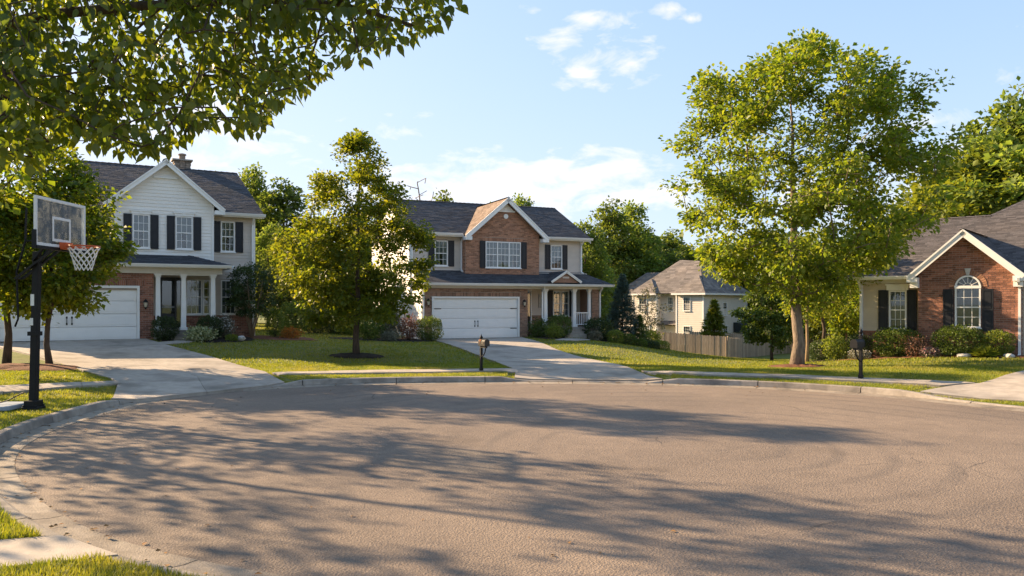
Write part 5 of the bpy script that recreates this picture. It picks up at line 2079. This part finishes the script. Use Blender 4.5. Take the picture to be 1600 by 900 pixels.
# --- trees at the left edge by the white house's drive
for i, (px, py, hgtm, rr, sd, lab) in enumerate(((10, 567, 9.6, 3.0, 21, 'leafy tree at the left frame edge, left of the pair by the first driveway'),
                                                (78, 570, 6.7, 2.0, 22, 'leafy tree with slim trunk, right of the pair by the first driveway'))):
    q = ray(px, py)
    tree('yard_tree', q, lab, 'tree', sd, trunkline(hgtm * .82, 10, (.1, 0), .05, sd), 1.75, hgtm,
         Prof([(0, 1.2), (.12, rr * .85), (.35, rr), (.6, rr * .8), (.85, rr * .45), (1, .2)]), 216, 80, .42, .15, 'leaf_left', 'bark_dark', .085 if i else .105, .02, .008, lump=.22, clump=3, crad=.5,
         group='pair of trees by the first driveway')
    NOGRASS.append(disc(q, .3))
q = ray(45, 574)
bed(disc(q, 1.6, sy=.55), 'mulch_red', .03, .03)

# --- trees outside the frame to the left: they shade the road
sh = tree('street_tree', (-13.2, 14.4), 'tall street tree standing left of the frame', 'tree', 31, trunkline(8.2, 10, (.1, 0), .05, 9), 2.0, 10.6,
          Prof([(0, 1.5), (.2, 3.2), (.5, 3.4), (.8, 2.1), (1, .3)]), 130, 34, .55, .19, 'leaf_left', 'bark_dark', .10, group='street trees left of the frame')
copy_tree(sh, (-17.2, 19.4, H1(-17.2, 19.4)), 4.1, .72, 'smaller street tree standing left of the frame beyond the near one')

# --- overhanging branch of the nearest tree, top left
rng = np.random.default_rng(77)
bxs = [-400, 0, 60, 120, 190, 240, 275, 320, 360, 405, 440, 480, 520, 560, 600, 640, 680, 712]
bys = [330, 262, 258, 225, 238, 238, 232, 196, 200, 206, 160, 138, 108, 92, 78, 66, 48, 12]
att = []
while len(att) < 1650:
    px = rng.uniform(-420, 712) if rng.random() < .35 else rng.uniform(-60, 700)
    py = rng.uniform(-330, 300)
    lim = np.interp(px, bxs, bys) - 8
    if py > lim:
        continue
    dd = rng.uniform(4.7, 7.4)
    att.append(((px - 800) / F * dd, dd, EYE + (HZ - py) / F * dd))
att = np.array(att)
more = envelope(rng, 70, 3.4, 8.2, Prof([(0, 1.6), (.4, 3.2), (.8, 2.4), (1, .5)]), center=(-6.8, 5.2))
TB = np.array([-6.9, 5.4, 0.0])
z0 = H1(TB[0], TB[1])
fo = empty('overhanging_tree', (TB[0], TB[1], z0), 0, 'large-leaved tree whose branches hang into the top left corner', 'tree')
off = np.array([TB[0], TB[1], z0])
trunk = line([(0, 0, -.1), (.05, 0, .8), (.08, .02, 1.6), (.2, .05, 2.4), (.7, .1, 3.0), (1.6, .2, 3.55), (2.6, .25, 3.95), (3.5, .2, 4.15), (4.3, .15, 4.2), (5.0, .1, 4.22), (5.7, 0, 4.15), (6.2, 0, 4.0)])
nodes, par, tips = skeleton(trunk, np.vstack([att, more]) - off, rng, .15, .35, .05)
link('trunk', bark_mesh('trunk', nodes, par, len(trunk), .085, .012, .004, 1.6), 'bark_dark', fo)
cen = nodes[tips]
nper = 15
n = len(cen) * nper
c = np.repeat(cen, nper, 0)
o3 = unit(rng.normal(0, 1, (n, 3))) * rng.random((n, 1)) ** .6 * .17
P = c + o3
pxs = 800 + F * (P[:, 0] + off[0]) / (P[:, 1] + off[1])
pys = HZ - F * (P[:, 2] + off[2] - EYE) / (P[:, 1] + off[1])
ok = (pys < np.interp(pxs, bxs, bys) + 2) | (pxs < -60)
P, o3, pxs, pys = P[ok], o3[ok], pxs[ok], pys[ok]
n = len(P)
fwd = unit(o3) * .55 + np.array([.15, -.05, -.85]) + rng.normal(0, .33, (n, 3))
nrm = rng.normal(0, .6, (n, 3)) + np.array([.1, -.6, .55])
size = rng.uniform(.045, .098, n)
# ovate leaf with a drawn-out tip, folded along the midrib and arching
lv = np.array([[0, 0, 0], [0, .25, -.03], [0, .55, -.03], [0, .8, .0], [0, 1.08, .06], [.19, .10, .03], [.31, .32, .06], [.25, .60, .05], [.11, .82, .05],
               [-.19, .10, .03], [-.31, .32, .06], [-.25, .60, .05], [-.11, .82, .05]])
lf = np.array([[0, 5, 1], [5, 6, 1], [1, 6, 2], [6, 7, 2], [2, 7, 3], [7, 8, 3], [3, 8, 4], [0, 1, 9], [9, 1, 10], [1, 2, 10], [10, 2, 11], [2, 3, 11], [11, 3, 12], [3, 4, 12]])
edge = np.where((pxs > 0) & (pxs < 720) & (pys > 0), np.interp(pxs, bxs, bys) - pys, 1e9)
single = np.argsort(edge)[:300]
rest = np.ones(n, dtype=bool)
rest[single] = False
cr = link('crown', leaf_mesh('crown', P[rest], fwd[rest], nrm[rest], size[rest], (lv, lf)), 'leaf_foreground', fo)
tag(cr, kind='stuff')
variants = []
for k in range(6):
    q = lv.copy()
    q[:, 0] *= rng.uniform(.85, 1.15)
    q[:, 2] *= rng.uniform(.4, 2.0)
    me = np_mesh('leaf', q, lf)
    me.materials.append(MATS['leaf_foreground'])
    variants.append(me)
for i in single:
    f = Vector(fwd[i]).normalized()
    nn = Vector(nrm[i])
    nn = (nn - f * nn.dot(f)).normalized()
    r = f.cross(nn)
    M = Matrix(((r.x, f.x, nn.x), (r.y, f.y, nn.y), (r.z, f.z, nn.z))).to_4x4()
    o = bpy.data.objects.new('leaf', variants[int(i) % 6])
    COL.objects.link(o)
    o.parent = fo
    o.matrix_local = Matrix.Translation(Vector(P[i])) @ M @ Matrix.Scale(float(size[i]), 4)


# --- conifers
def conifer(name, p, label, h, r, n, seed, leaf, z=None, needle=.16, zlo=.1, wid=2.6, cat='conifer'):
    rng = np.random.default_rng(seed)
    z = H1(*p) if z is None else z
    o = empty(name, (p[0], p[1], z), 0, label, cat)
    mb = MB()
    mb.tube([(0, 0, -.1), (0, 0, h * .5), (0, 0, h)], [h * .016, h * .01, .008], 7)
    C, Fw, Nn = [], [], []
    nb = int(n)
    for k in range(nb):
        t = rng.random() ** .8
        zz = zlo + (h - zlo) * t
        R = r * (1 - t) ** .85 * rng.uniform(.72, 1.1) + .05
        a = rng.uniform(0, 2 * pi)
        d = np.array([cos(a), sin(a), 0])
        tip = np.array([0, 0, zz]) + d * R + np.array([0, 0, -.10 * R + .1 * R * R])
        if k % 3 == 0:
            mb.tube([(0, 0, zz), tuple(tip)], [.012, .004], 3, False)
        m = max(6, int(R * 26))
        s = rng.random(m) ** .6
        side = np.array([-d[1], d[0], 0])
        q = np.array([0, 0, zz])[None] + (tip - np.array([0, 0, zz]))[None] * s[:, None] + side[None] * rng.normal(0, .10, m)[:, None] * (1.2 - s[:, None]) * (.4 + R) + rng.normal(0, .03, (m, 3))
        C.append(q)
        Fw.append(np.tile(d, (m, 1)) + rng.normal(0, .5, (m, 3)) + np.array([0, 0, .1]))
        Nn.append(rng.normal(0, .5, (m, 3)) + np.array([0, 0, 1]))
    C, Fw, Nn = np.vstack(C), np.vstack(Fw), np.vstack(Nn)
    mb.build('trunk', 'bark_dark', o)
    link('crown', leaf_mesh('crown', C, Fw, Nn, rng.uniform(.7, 1.3, len(C)) * needle, LEAFN, wid), leaf, o)
    return o


conifer('spruce_tree', loc(HB, 11.35, -.7), 'blue-green spruce at the right corner of the brick-gabled house', 4.0, 1.25, 900, 41, 'leaf_spruce', needle=.15)
conifer('arborvitae', loc(HB, 12.2, -1.2), 'rounded green arborvitae crowding the foot of the blue spruce', 1.9, .75, 420, 42, 'leaf_shrub', needle=.12)
conifer('young_conifer', ((1116 - 800) / F * 62, 62.0), 'small golden-green conifer behind the fence before the beige house', 4.4, 1.5, 420, 43, 'leaf_gold', needle=.28)

# --- small trees in the hollow behind the shade tree
tree('hollow_tree', ((1206 - 800) / F * 47, 47.0), 'young round-crowned tree with dark mulch ring in front of the fence', 'tree', 51, trunkline(4.6, 8, (0, 0), .04, 51), .9, 5.6,
     Prof([(0, .8), (.15, 1.6), (.4, 1.95), (.7, 1.4), (1, .3)]), 150, 70, .36, .17, 'leaf_shrub', 'bark_dark', .09)
tree('slender_tree', ((1261 - 800) / F * 30.5, 30.5), 'slender pale-stemmed tree directly behind the shade tree trunk', 'tree', 52, line([(0, 0, -.1), (.02, 0, .7), (0, 0, 1.6), (.05, 0, 2.6), (.1, 0, 3.6), (.1, 0, 4.4)]), 1.9, 5.0,
     Prof([(0, .6), (.25, 1.5), (.6, 1.5), (1, .3)]), 70, 36, .33, .15, 'leaf_left', 'bark_tan', .07)
tree('slender_tree', ((1285 - 800) / F * 31.5, 31.5), 'thin-trunked tree between shade tree and brick house, sunlit crown', 'tree', 53, trunkline(4.6, 8, (.1, 0), .05, 53), 2.0, 5.4,
     Prof([(0, .7), (.3, 1.7), (.6, 1.6), (1, .3)]), 80, 36, .36, .16, 'leaf_gold', 'bark_dark', .08)
tree('slender_tree', ((1322 - 800) / F * 40, 40.0), 'small tree just left of the brick house corner, thin dark stem', 'tree', 54, trunkline(4.2, 8, (.1, 0), .05, 54), 1.7, 5.0,
     Prof([(0, .7), (.3, 1.6), (.6, 1.5), (1, .3)]), 120, 60, .36, .16, 'leaf_left', 'bark_dark', .07)
tree('sparse_tree', ((1012 - 800) / F * 53, 53.0), 'open thin-leaved tree at the left end of the fence', 'tree', 55, trunkline(3.6, 8, (-.2, 0), .08, 55), .8, 4.3,
     Prof([(0, .5), (.3, 1.2), (.6, 1.3), (1, .3)]), 70, 16, .35, .15, 'leaf_grey', 'bark_dark', .06)
# crape myrtle: several stems from one foot
q = loc(HA, 4.75, .6)
rng = np.random.default_rng(61)
cm = empty('crape_myrtle', (q[0], q[1], H1(*q)), 0, 'multi-stemmed small tree with dark round crown at the white house corner', 'tree')
att = envelope(rng, 150, 1.05, 3.35, Prof([(0, .6), (.25, 1.05), (.6, 1.05), (.85, .7), (1, .2)]), .2)
nodes, par, tips = skeleton(line([(0, 0, -.1), (0, 0, .05), (0, 0, .12)]), np.vstack([att]), rng, .1, .4)
mb = MB()
for k in range(7):
    a = 2 * pi * k / 7
    mb.tube([(.05 * cos(a), .05 * sin(a), -.05), (.14 * cos(a), .14 * sin(a), .5), (.33 * cos(a + .2), .33 * sin(a + .2), 1.15), (.6 * cos(a + .3), .6 * sin(a + .3), 1.9), (.75 * cos(a + .3), .75 * sin(a + .3), 2.6)], [.035, .03, .025, .016, .008], 6)
    for j in range(4):
        b = a + rng.uniform(-.6, .6)
        zz = rng.uniform(1.2, 2.2)
        mb.tube([(.4 * cos(a + .2), .4 * sin(a + .2), zz), (.8 * cos(b), .8 * sin(b), zz + .5)], [.014, .005], 4)
mb.build('trunk', 'bark_tan', cm, True)
P, f, nn, s = crown_leaves(rng, att, np.array([0, 0, 2.2]), 48, .26, .095)
link('crown', leaf_mesh('crown', P, f, nn, s), 'leaf_dark', cm)

# --- wood behind: three grown shapes, set out tree by tree
FZ = lambda x, y: H1(x, y) - .2
big = Prof([(0, 1.4), (.12, 3.0), (.35, 3.9), (.6, 3.6), (.82, 2.3), (1, .4)])
tall = Prof([(0, 1.0), (.15, 2.0), (.4, 2.6), (.7, 2.0), (.9, 1.1), (1, .3)])
src = []
for k, (pr, hh, sd, lf_) in enumerate(((big, 12, 71, 'leaf_forest'), (tall, 13, 72, 'leaf_forest'), (big, 10, 73, 'leaf_gold'), (tall, 12, 74, 'leaf_forest'))):
    src.append((pr, hh, sd, lf_))
FOREST = []
made = {}


def wood(kind, px, top, d, label, wsc=1.0, group='trees of the wood behind the houses'):
    """a wood tree at distance d whose top reaches image row top"""
    x, y = (px - 800) / F * d, d
    z = FZ(x, y)
    pr, hh, sd, lf_ = src[kind]
    want = EYE + (HZ - top) / F * d - z
    s = want / hh
    sc = (s * wsc, s * wsc, s)
    if kind not in made:
        o = tree('wood_tree', (x, y), label, 'tree', sd, trunkline(hh * .85, 10, (.2, 0), .1, sd), 1.6, hh, pr, 240, 60, .72, .28, lf_, 'bark_dark', .24, .04, .012, lump=.3, group=group, z=z, clump=3, crad=.9)
        o.scale = sc
        made[kind] = o
    else:
        o = copy_tree(made[kind], (x, y, z), random.uniform(0, 6.28), sc, label, group)
    return o


WOOD = [
    # between the white house and the lawn tree
    (0, 352, 262, 62, 'wood tree rising over the right end of the white house roof'),
    (1, 398, 268, 58, 'tall dark wood tree just right of the white house'),
    (3, 440, 285, 56, 'wood tree between the white house and the lawn tree'),
    (0, 420, 345, 50, 'lower leafy tree filling the gap right of the white house'),
    (2, 462, 370, 47, 'yellow-green tree behind the left side of the lawn tree'),
    (0, 500, 330, 60, 'wood tree hidden partly behind the lawn tree, left half'),
    (3, 560, 340, 62, 'wood tree hidden behind the middle of the lawn tree'),
    (1, 610, 318, 66, 'wood tree behind the right side of the lawn tree'),
    # over the roof of the brick-gabled house
    (3, 690, 303, 76, 'treetop showing over the left ridge of the brick-gabled house'),
    (0, 757, 313, 80, 'treetop just left of the brick gable peak'),
    (1, 812, 312, 84, 'treetop just right of the brick gable peak'),
    # right of the brick-gabled house
    (0, 885, 338, 72, 'wood tree right above the brick-gabled house right eave'),
    (1, 912, 352, 66, 'wood tree against the right wall of the brick-gabled house'),
    (3, 953, 316, 96, 'tallest tree of the wood between the brick-gabled and beige houses'),
    (1, 985, 322, 100, 'second tall tree of the wood, beside the tallest'),
    (0, 925, 385, 74, 'dark wood tree behind the blue spruce'),
    (0, 1005, 345, 110, 'rounded wood tree left above the beige house roof'),
    (2, 975, 385, 106, 'yellow-green wood tree above the left beige roof'),
    (0, 1025, 372, 104, 'wood tree directly over the beige house ridge'),
    (3, 1048, 362, 112, 'far wood tree over the beige house, right of its ridge'),
    (2, 1075, 385, 108, 'yellowish wood tree behind the beige house roof end'),
    (0, 1110, 372, 104, 'wood tree behind the shade tree, left lower side'),
    (0, 1160, 365, 100, 'wood tree seen under the shade tree crown, left of its trunk'),
    (3, 1215, 360, 96, 'wood tree seen under the shade tree crown behind its trunk'),
    (0, 1265, 370, 90, 'wood tree right behind the shade tree trunk'),
    (2, 1300, 385, 70, 'golden wood tree between shade tree and brick house'),
    (0, 1335, 365, 84, 'wood tree left of the brick house roof foot'),
    (1, 1372, 352, 80, 'wood tree just above the brick house left eave'),
    (0, 1402, 326, 72, 'wood tree over the left hip of the brick house'),
    (2, 1440, 300, 66, 'golden-green wood tree over the brick house ridge, leftmost'),
    (0, 1478, 262, 64, 'big wood tree over the middle of the brick house ridge'),
    (2, 1520, 235, 60, 'golden wood tree over the right of the brick house ridge'),
    (0, 1556, 180, 62, 'tall wood tree near the right edge above the brick house'),
    (3, 1592, 142, 60, 'tallest wood tree at the right frame edge'),
    (0, 1640, 150, 58, 'wood tree cut by the right frame edge'),
    # beyond the left house, mostly behind leaves
    (0, 20, 300, 58, 'wood tree behind the white house at the left frame edge'),
    (3, 80, 285, 60, 'wood tree behind the garage of the white house'),
    (1, -40, 290, 55, 'wood tree cut by the left frame edge'),
]
for kd, px, top, d, lab in WOOD:
    wood(kd, px, top, d, lab, random.uniform(.85, 1.15))
# bare tree over the roof
rng = np.random.default_rng(5)
bt = empty('bare_tree', ((655 - 800) / F * 66, 66.0, FZ((655 - 800) / F * 66, 66.0)), 0, 'leafless grey tree above the left ridge of the brick-gabled house', 'tree')
zt = EYE + (HZ - 278) / F * 66 - bt.location.z
att = envelope(rng, 45, zt * .55, zt, Prof([(0, 1.0), (.5, 2.2), (1, .8)]))
nodes, par, tips = skeleton(trunkline(zt * .8, 8, (.2, 0), .1, 5), att, rng, .5)
link('trunk', bark_mesh('trunk', nodes, par, 8, .16, .05, .022), 'bark', bt)
# far mass of the wood closing the horizon
rng = np.random.default_rng(9)
n = 26000
ang = rng.uniform(radians(-72), radians(62), n)
dist = rng.uniform(118, 175, n)
wx, wy = dist * np.sin(ang), dist * np.cos(ang)
top = 8.5 + 3.2 * np.sin(ang * 23) * np.cos(ang * 9 + 1) + 1.8 * np.sin(ang * 71)
wz = -3 + (top + 3) * rng.random(n) ** .7
P = np.column_stack([wx, wy, wz])
fw = leaf_mesh('far_wood', P, rng.normal(0, 1, (n, 3)), rng.normal(0, .6, (n, 3)) + np.array([0, -.5, .8]), rng.uniform(.8, 2.0, n))
o = link('far_wood', fw, 'leaf_forest')
tag(o, 'distant green wood closing the view behind all the houses', 'wood', kind='stuff')


# --- shrubs
def shrub(name, p, w, h, label, leaf, seed, n=2600, size=.055, kind='ball', flowers=None, z=None, group=None, d=None):
    """kind ball: clipped mound; loose: arching; tuft: strap leaves from the base"""
    rng = np.random.default_rng(seed)
    z = H1(*p) if z is None else z
    o = empty(name, (p[0], p[1], z), 0, label, 'shrub' if kind != 'tuft' else 'plant', group)
    rx, ry = w / 2, (d or w) / 2
    mb = MB()
    for k in range(6):
        a = 2 * pi * k / 6 + rng.uniform(-.3, .3)
        mb.tube([(.03 * cos(a), .03 * sin(a), -.05), (rx * .25 * cos(a), ry * .25 * sin(a), h * .35), (rx * .6 * cos(a), ry * .6 * sin(a), h * .7)], [.016, .012, .005], 4)
    mb.build('stem', 'bark_dark', o)
    if kind == 'tuft':
        a = rng.uniform(0, 2 * pi, n)
        t = rng.random(n)
        C = np.column_stack([rx * .25 * t * np.cos(a), ry * .25 * t * np.sin(a), rng.uniform(0, .06, n)])
        fw_ = np.column_stack([np.cos(a) * (.3 + t), np.sin(a) * (.3 + t), 1.3 - t])
        nn = np.column_stack([-np.cos(a), -np.sin(a), .8 + 0 * a])
        L = np.where(True, h * rng.uniform(.7, 1.15, n) * (1 + .2 * t), 0)
        link('foliage', leaf_mesh('foliage', C, fw_, nn, L, LEAF2, .28), leaf, o)
    else:
        u = unit(rng.normal(0, 1, (n, 3)))
        lump = 1 + .10 * np.sin(5 * np.arctan2(u[:, 1], u[:, 0]) + seed) * np.cos(4 * u[:, 2] + seed) + .08 * np.sin(11 * u[:, 0] + 7 * u[:, 1] + seed)
        if kind == 'loose':
            lump *= 1 + .22 * rng.normal(0, 1, n)
        r = lump * (1 - .42 * rng.random(n) ** 2.2)
        sgn = np.where(np.abs(u[:, 2:3]) > 0, np.sign(u[:, 2:3]) * np.abs(u[:, 2:3]) ** (.75 if kind == 'ball' else 1), 0)
        C = np.column_stack([u[:, 0] * rx * r, u[:, 1] * ry * r, h * .5 + sgn[:, 0] * h * .5 * r])
        C[:, 2] = np.maximum(C[:, 2], .02)
        fw_ = u * .8 + rng.normal(0, .6, (n, 3)) + np.array([0, 0, .3])
        nn = u + rng.normal(0, .5, (n, 3))
        link('foliage', leaf_mesh('foliage', C, fw_, nn, size * rng.uniform(.7, 1.35, n)), leaf, o)
        if flowers:
            fm, k = flowers
            j = rng.choice(n, k, replace=False)
            j = j[u[j, 2] > -.2]
            link('flowers', leaf_mesh('flowers', C[j] * np.array([1.06, 1.06, 1.04]), u[j] + rng.normal(0, .6, (len(j), 3)), u[j] + rng.normal(0, .3, (len(j), 3)), size * 1.1 * rng.uniform(.8, 1.3, len(j)), LEAF2, 1.3), fm, o)
    NOGRASS.append(disc(p, w * .4, 8))
    return o


def at(px, d):
    return ((px - 800) / F * d, d)


# white house
shrub('boxwood', loc(HA, 1.0, -.75), .98, .98, 'dark round boxwood beside the garage corner of the white house', 'leaf_dark', 1, 4200, .05)
shrub('variegated_shrub', loc(HA, 2.3, -1.25), .95, .55, 'low pale variegated shrub beside the white house front steps', 'leaf_variegated', 2, 1500, .09, 'loose')
shrub('boxwood', loc(HA, 2.75, -.55), 1.05, 1.0, 'dark round boxwood under the white house porch window', 'leaf_dark', 3, 4200, .05)
shrub('flowering_shrub', loc(HA, 3.42, -.2), .75, .95, 'greyish shrub with white flowers right of the porch boxwood', 'leaf_grey', 4, 1800, .06, 'loose', ('petal_white', 350))
shrub('small_shrub', loc(HA, 3.55, -1.2), .5, .27, 'small lime-green shrub at the bed edge by a white rock', 'leaf_lime', 5, 900, .05)
shrub('evergreen_shrub', loc(HA, 5.9, 1.2), .8, 1.35, 'upright yellow-green shrub right of the multi-stemmed tree', 'leaf_shrub', 6, 2200, .06)
shrub('orange_shrub', loc(HA, 6.55, .75), .85, .48, 'low orange-red shrub on the red mulch right of the white house', 'leaf_orange', 7, 1500, .06, 'loose')
m = MB()
me = bpy.data.meshes.new('garden_rock')
bm = bmesh.new()
bmesh.ops.create_icosphere(bm, subdivisions=2, radius=.22)
for v in bm.verts:
    v.co *= 1 + random.uniform(-.14, .14)
    v.co.z *= .62
bm.to_mesh(me)
bm.free()
rk = link('garden_rock', me, 'stone_white')
q = loc(HA, 3.95, -1.05)
rk.location = (q[0], q[1], H1(*q) + .1)
tag(rk, 'white rock at the edge of the white house flower bed', 'rock')
# hedge shrubs between the houses
for i, (px, d, w, h, lf_, lab) in enumerate(((462, 42, 1.6, 1.7, 'leaf_shrub', 'rounded green shrub left of the lawn tree, nearest the orange shrub'),
                                             (492, 43, 1.7, 1.9, 'leaf_dark', 'dark shrub behind the lawn tree, left of its trunk'),
                                             (524, 44, 1.6, 1.6, 'leaf_dark', 'dark shrub just left of the lawn tree trunk'),
                                             (546, 43, 1.3, .8, 'leaf_lime', 'low sunlit shrub right behind the lawn tree trunk'),
                                             (440, 45, 1.4, 2.2, 'leaf_dark', 'tall dark shrub in the shade right of the white house'))):
    shrub('hedge_shrub', at(px, d), w, h, lab, lf_, 10 + i, 3000, .085, 'ball' if i != 3 else 'loose', group='hedge between the houses')
# brick-gabled house, left of garage
shrub('laurel_shrub', loc(HB, -3.6, -.7), 1.3, 1.3, 'leafy green shrub right of the lawn tree trunk before the siding wall', 'leaf_shrub', 20, 2600, .085, 'loose')
shrub('ornamental_grass', loc(HB, -2.5, -.3), 1.0, 1.75, 'tall grey-green feathery shrub before the white side wall', 'leaf_grey', 21, 2400, .10, 'loose')
shrub('low_shrub', loc(HB, -2.75, -1.2), .8, .45, 'low grey shrub at the foot of the feathery shrub', 'leaf_grey', 22, 1100, .07, 'loose')
shrub('russet_shrub', loc(HB, -1.55, -.55), .95, 1.2, 'dry russet shrub left of the round boxwood', 'leaf_russet', 23, 1700, .075, 'loose')
shrub('boxwood', loc(HB, -.55, -1.0), 1.38, 1.22, 'large round boxwood at the left edge of the white garage door', 'leaf_shrub', 24, 5200, .055)
# brick-gabled house, round the porch
shrub('porch_shrub', loc(HB, 5.95, -.65), .95, .95, 'grey-green shrub beside the right garage lantern', 'leaf_shrub', 25, 1900, .07, 'loose')
shrub('porch_shrub', loc(HB, 6.3, -1.75), .8, .75, 'pale lime shrub at the tip of the porch bed', 'leaf_lime', 26, 1500, .065, 'loose')
shrub('porch_shrub', loc(HB, 7.0, -1.05), 1.35, 1.25, 'large dark shrub left of the porch steps', 'leaf_shrub', 27, 3400, .07)
shrub('rhododendron', loc(HB, 9.5, -1.1), 1.6, 1.2, 'large broad shrub right of the porch steps', 'leaf_dark', 28, 3200, .085)
for i, (u, v, w, h, lf_, lab) in enumerate(((8.75, -2.0, .75, .5, 'leaf_grey', 'low grey-green shrub right beside the porch steps'),
                                            (9.95, -2.2, .9, .75, 'leaf_lime', 'lime shrub, leftmost of the row before the blue spruce'),
                                            (10.75, -2.2, .85, .7, 'leaf_shrub', 'second shrub of the row before the blue spruce'),
                                            (11.5, -2.3, .8, .6, 'leaf_shrub', 'third shrub of the row before the blue spruce'),
                                            (12.35, -2.2, .9, .6, 'leaf_dark', 'fourth shrub of the row before the blue spruce'),
                                            (13.2, -1.9, 1.0, .65, 'leaf_lime', 'last shrub of the row, sloping down to the fence'))):
    shrub('row_shrub', loc(HB, u, v), w, h, lab, lf_, 30 + i, 1900, .06, 'ball', group='row of shrubs before the spruce')
shrub('golden_shrub', at(1017, 50), 1.3, 1.0, 'golden flowering shrub at the left end of the fence', 'leaf_gold', 37, 1500, .10, 'loose')
# brick house on the right
shrub('boxwood', loc(HC, -3.6, -.1), .9, .78, 'dark boxwood left of the mailbox at the brick house bed', 'leaf_dark', 40, 3000, .05)
shrub('lime_shrub', loc(HC, -2.9, -.35), .85, .98, 'loose yellow-green shrub just behind the right mailbox', 'leaf_lime', 41, 1500, .085, 'loose')
shrub('boxwood', loc(HC, -2.15, .05), .95, .95, 'dark boxwood at the left corner of the brick house', 'leaf_dark', 42, 3000, .05)
shrub('boxwood', loc(HC, -.65, -.35), 1.62, 1.12, 'large clipped boxwood under the left window of the brick house', 'leaf_shrub', 43, 6000, .055)
shrub('boxwood', loc(HC, 1.45, -.65), 1.6, 1.08, 'large clipped boxwood under the arched window', 'leaf_shrub', 44, 6000, .055)
shrub('boxwood', loc(HC, 2.62, -.55), 1.0, .88, 'yellow-tipped shrub right of the arched window', 'leaf_lime', 45, 3000, .055)
shrub('barberry', loc(HC, .15, -.95), .72, .72, 'thin reddish barberry between the two clipped boxwoods', 'leaf_russet', 46, 700, .06, 'loose')
shrub('flower_clump', loc(HC, -1.85, -.85), .75, .36, 'low grey clump with white flowers left of the large boxwood', 'leaf_grey', 47, 900, .05, 'ball', ('petal_white', 300))
shrub('flower_clump', loc(HC, .65, -1.1), .62, .34, 'low clump of pink flowers before the arched window', 'leaf_grey', 48, 900, .05, 'ball', ('petal_pink', 420))
shrub('hosta', loc(HC, 2.35, -1.25), .8, .36, 'yellow-green strap-leaved hosta at the right end of the bed', 'leaf_lime', 49, 420, .1, 'tuft')
for i, (u, v) in enumerate(((1.75, -1.25), (3.05, -1.2))):
    me = me.copy()
    rk = link('edging_stone', me)
    q = loc(HC, u, v)
    rk.location = (q[0], q[1], H1(*q) + .05)
    rk.scale = (1.3, .8, .7)
    rk.rotation_euler = (0, 0, 1.1 * i)
    tag(rk, ['flat tan stone in the bed left of the hosta', 'flat tan stone in the bed right of the hosta'][i], 'rock')

# ================================================================== grass
rng = np.random.default_rng(101)


def grass(name, n, dmin, dmax, hmin, hmax, wid, amin, amax, label, power=1.0):
    """blades strewn over the lawns seen between two distances from the viewer"""
    a = rng.uniform(radians(amin), radians(amax), n)
    d = dmin + (dmax - dmin) * rng.random(n) ** power
    P = np.column_stack([d * np.sin(a), d * np.cos(a)])
    D, Z = kerbdist(P)
    keep = D > PAN + .20
    P, D, Z = P[keep], D[keep], Z[keep]
    bad = np.zeros(len(P), dtype=bool)
    for poly in PAVED + NOGRASS:
        q = np.array(poly)
        lo, hi = q.min(0), q.max(0)
        c = (P[:, 0] > lo[0]) & (P[:, 0] < hi[0]) & (P[:, 1] > lo[1]) & (P[:, 1] < hi[1])
        idx = np.nonzero(c)[0]
        if len(idx):
            bad[idx[inpoly(P[idx], poly)]] = True
    P, D, Z = P[~bad], D[~bad], Z[~bad]
    z = hgt(P, D, Z) - .015
    m = len(P)
    clump = .6 + .4 * np.sin(P[:, 0] * 3.1 + np.sin(P[:, 1] * 2.3) * 2) * np.sin(P[:, 1] * 2.7 + np.cos(P[:, 0] * 1.9) * 2)
    h = rng.uniform(hmin, hmax, m) * (.8 + .35 * clump)
    az = rng.uniform(0, 2 * pi, m)
    lean = rng.uniform(.1, .75, m)
    fx = np.column_stack([np.cos(az) * lean, np.sin(az) * lean, np.ones(m)])
    nn = np.column_stack([-np.cos(az), -np.sin(az), lean])
    if dmin < 10:
        tv = np.array([[-.5, 0, 0], [.5, 0, 0], [.36, .5, .02], [-.36, .5, .02], [0, 1, -.12]])
        tf = np.array([[0, 1, 2], [0, 2, 3], [3, 2, 4]])
    else:
        tv = np.array([[-.5, 0, 0], [.5, 0, 0], [0, 1, -.08]])
        tf = np.array([[0, 1, 2]])
    o = link(name, leaf_mesh(name, np.column_stack([P, z]), fx, nn, h, (tv, tf), wid), 'grass_blade')
    return tag(o, label, 'grass', kind='stuff')


grass('near_grass', 260000, 4.6, 10.5, .04, .105, .11, -62, -12, 'long lawn grass along the near left kerb')
grass('mid_grass', 560000, 11.5, 27, .03, .06, .30, -36, 38, 'mown grass on the verges and front lawns', .75)
grass('far_grass', 230000, 26, 62, .04, .08, .5, -30, 36, 'mown grass on the lawns running back between the houses')

# fallen leaves in the gutter on the left and a few on the road
n = 520
i = rng.integers(int(i_lo), int(NK * .62), n)
s = np.where(rng.random(n) < .72, rng.normal(PAN - .06, .05, n), rng.uniform(-2.5, PAN, n))
s = np.where(rng.random(n) < .2, rng.normal(0, .04, n), s)
q = K[i] + NRM[i] * s[:, None] + rng.normal(0, .1, (n, 2)) * .3
P = np.column_stack([q, np.where(s > 0, .028, .012)])
o = link('leaf_litter', leaf_mesh('leaf_litter', P, np.column_stack([rng.normal(0, 1, (n, 2)), np.zeros(n)]), np.column_stack([rng.normal(0, .3, (n, 2)), np.ones(n)]), rng.uniform(.03, .07, n)), 'litter')
tag(o, 'small brown fallen leaves along the gutter and road edge', 'leaves', kind='stuff')
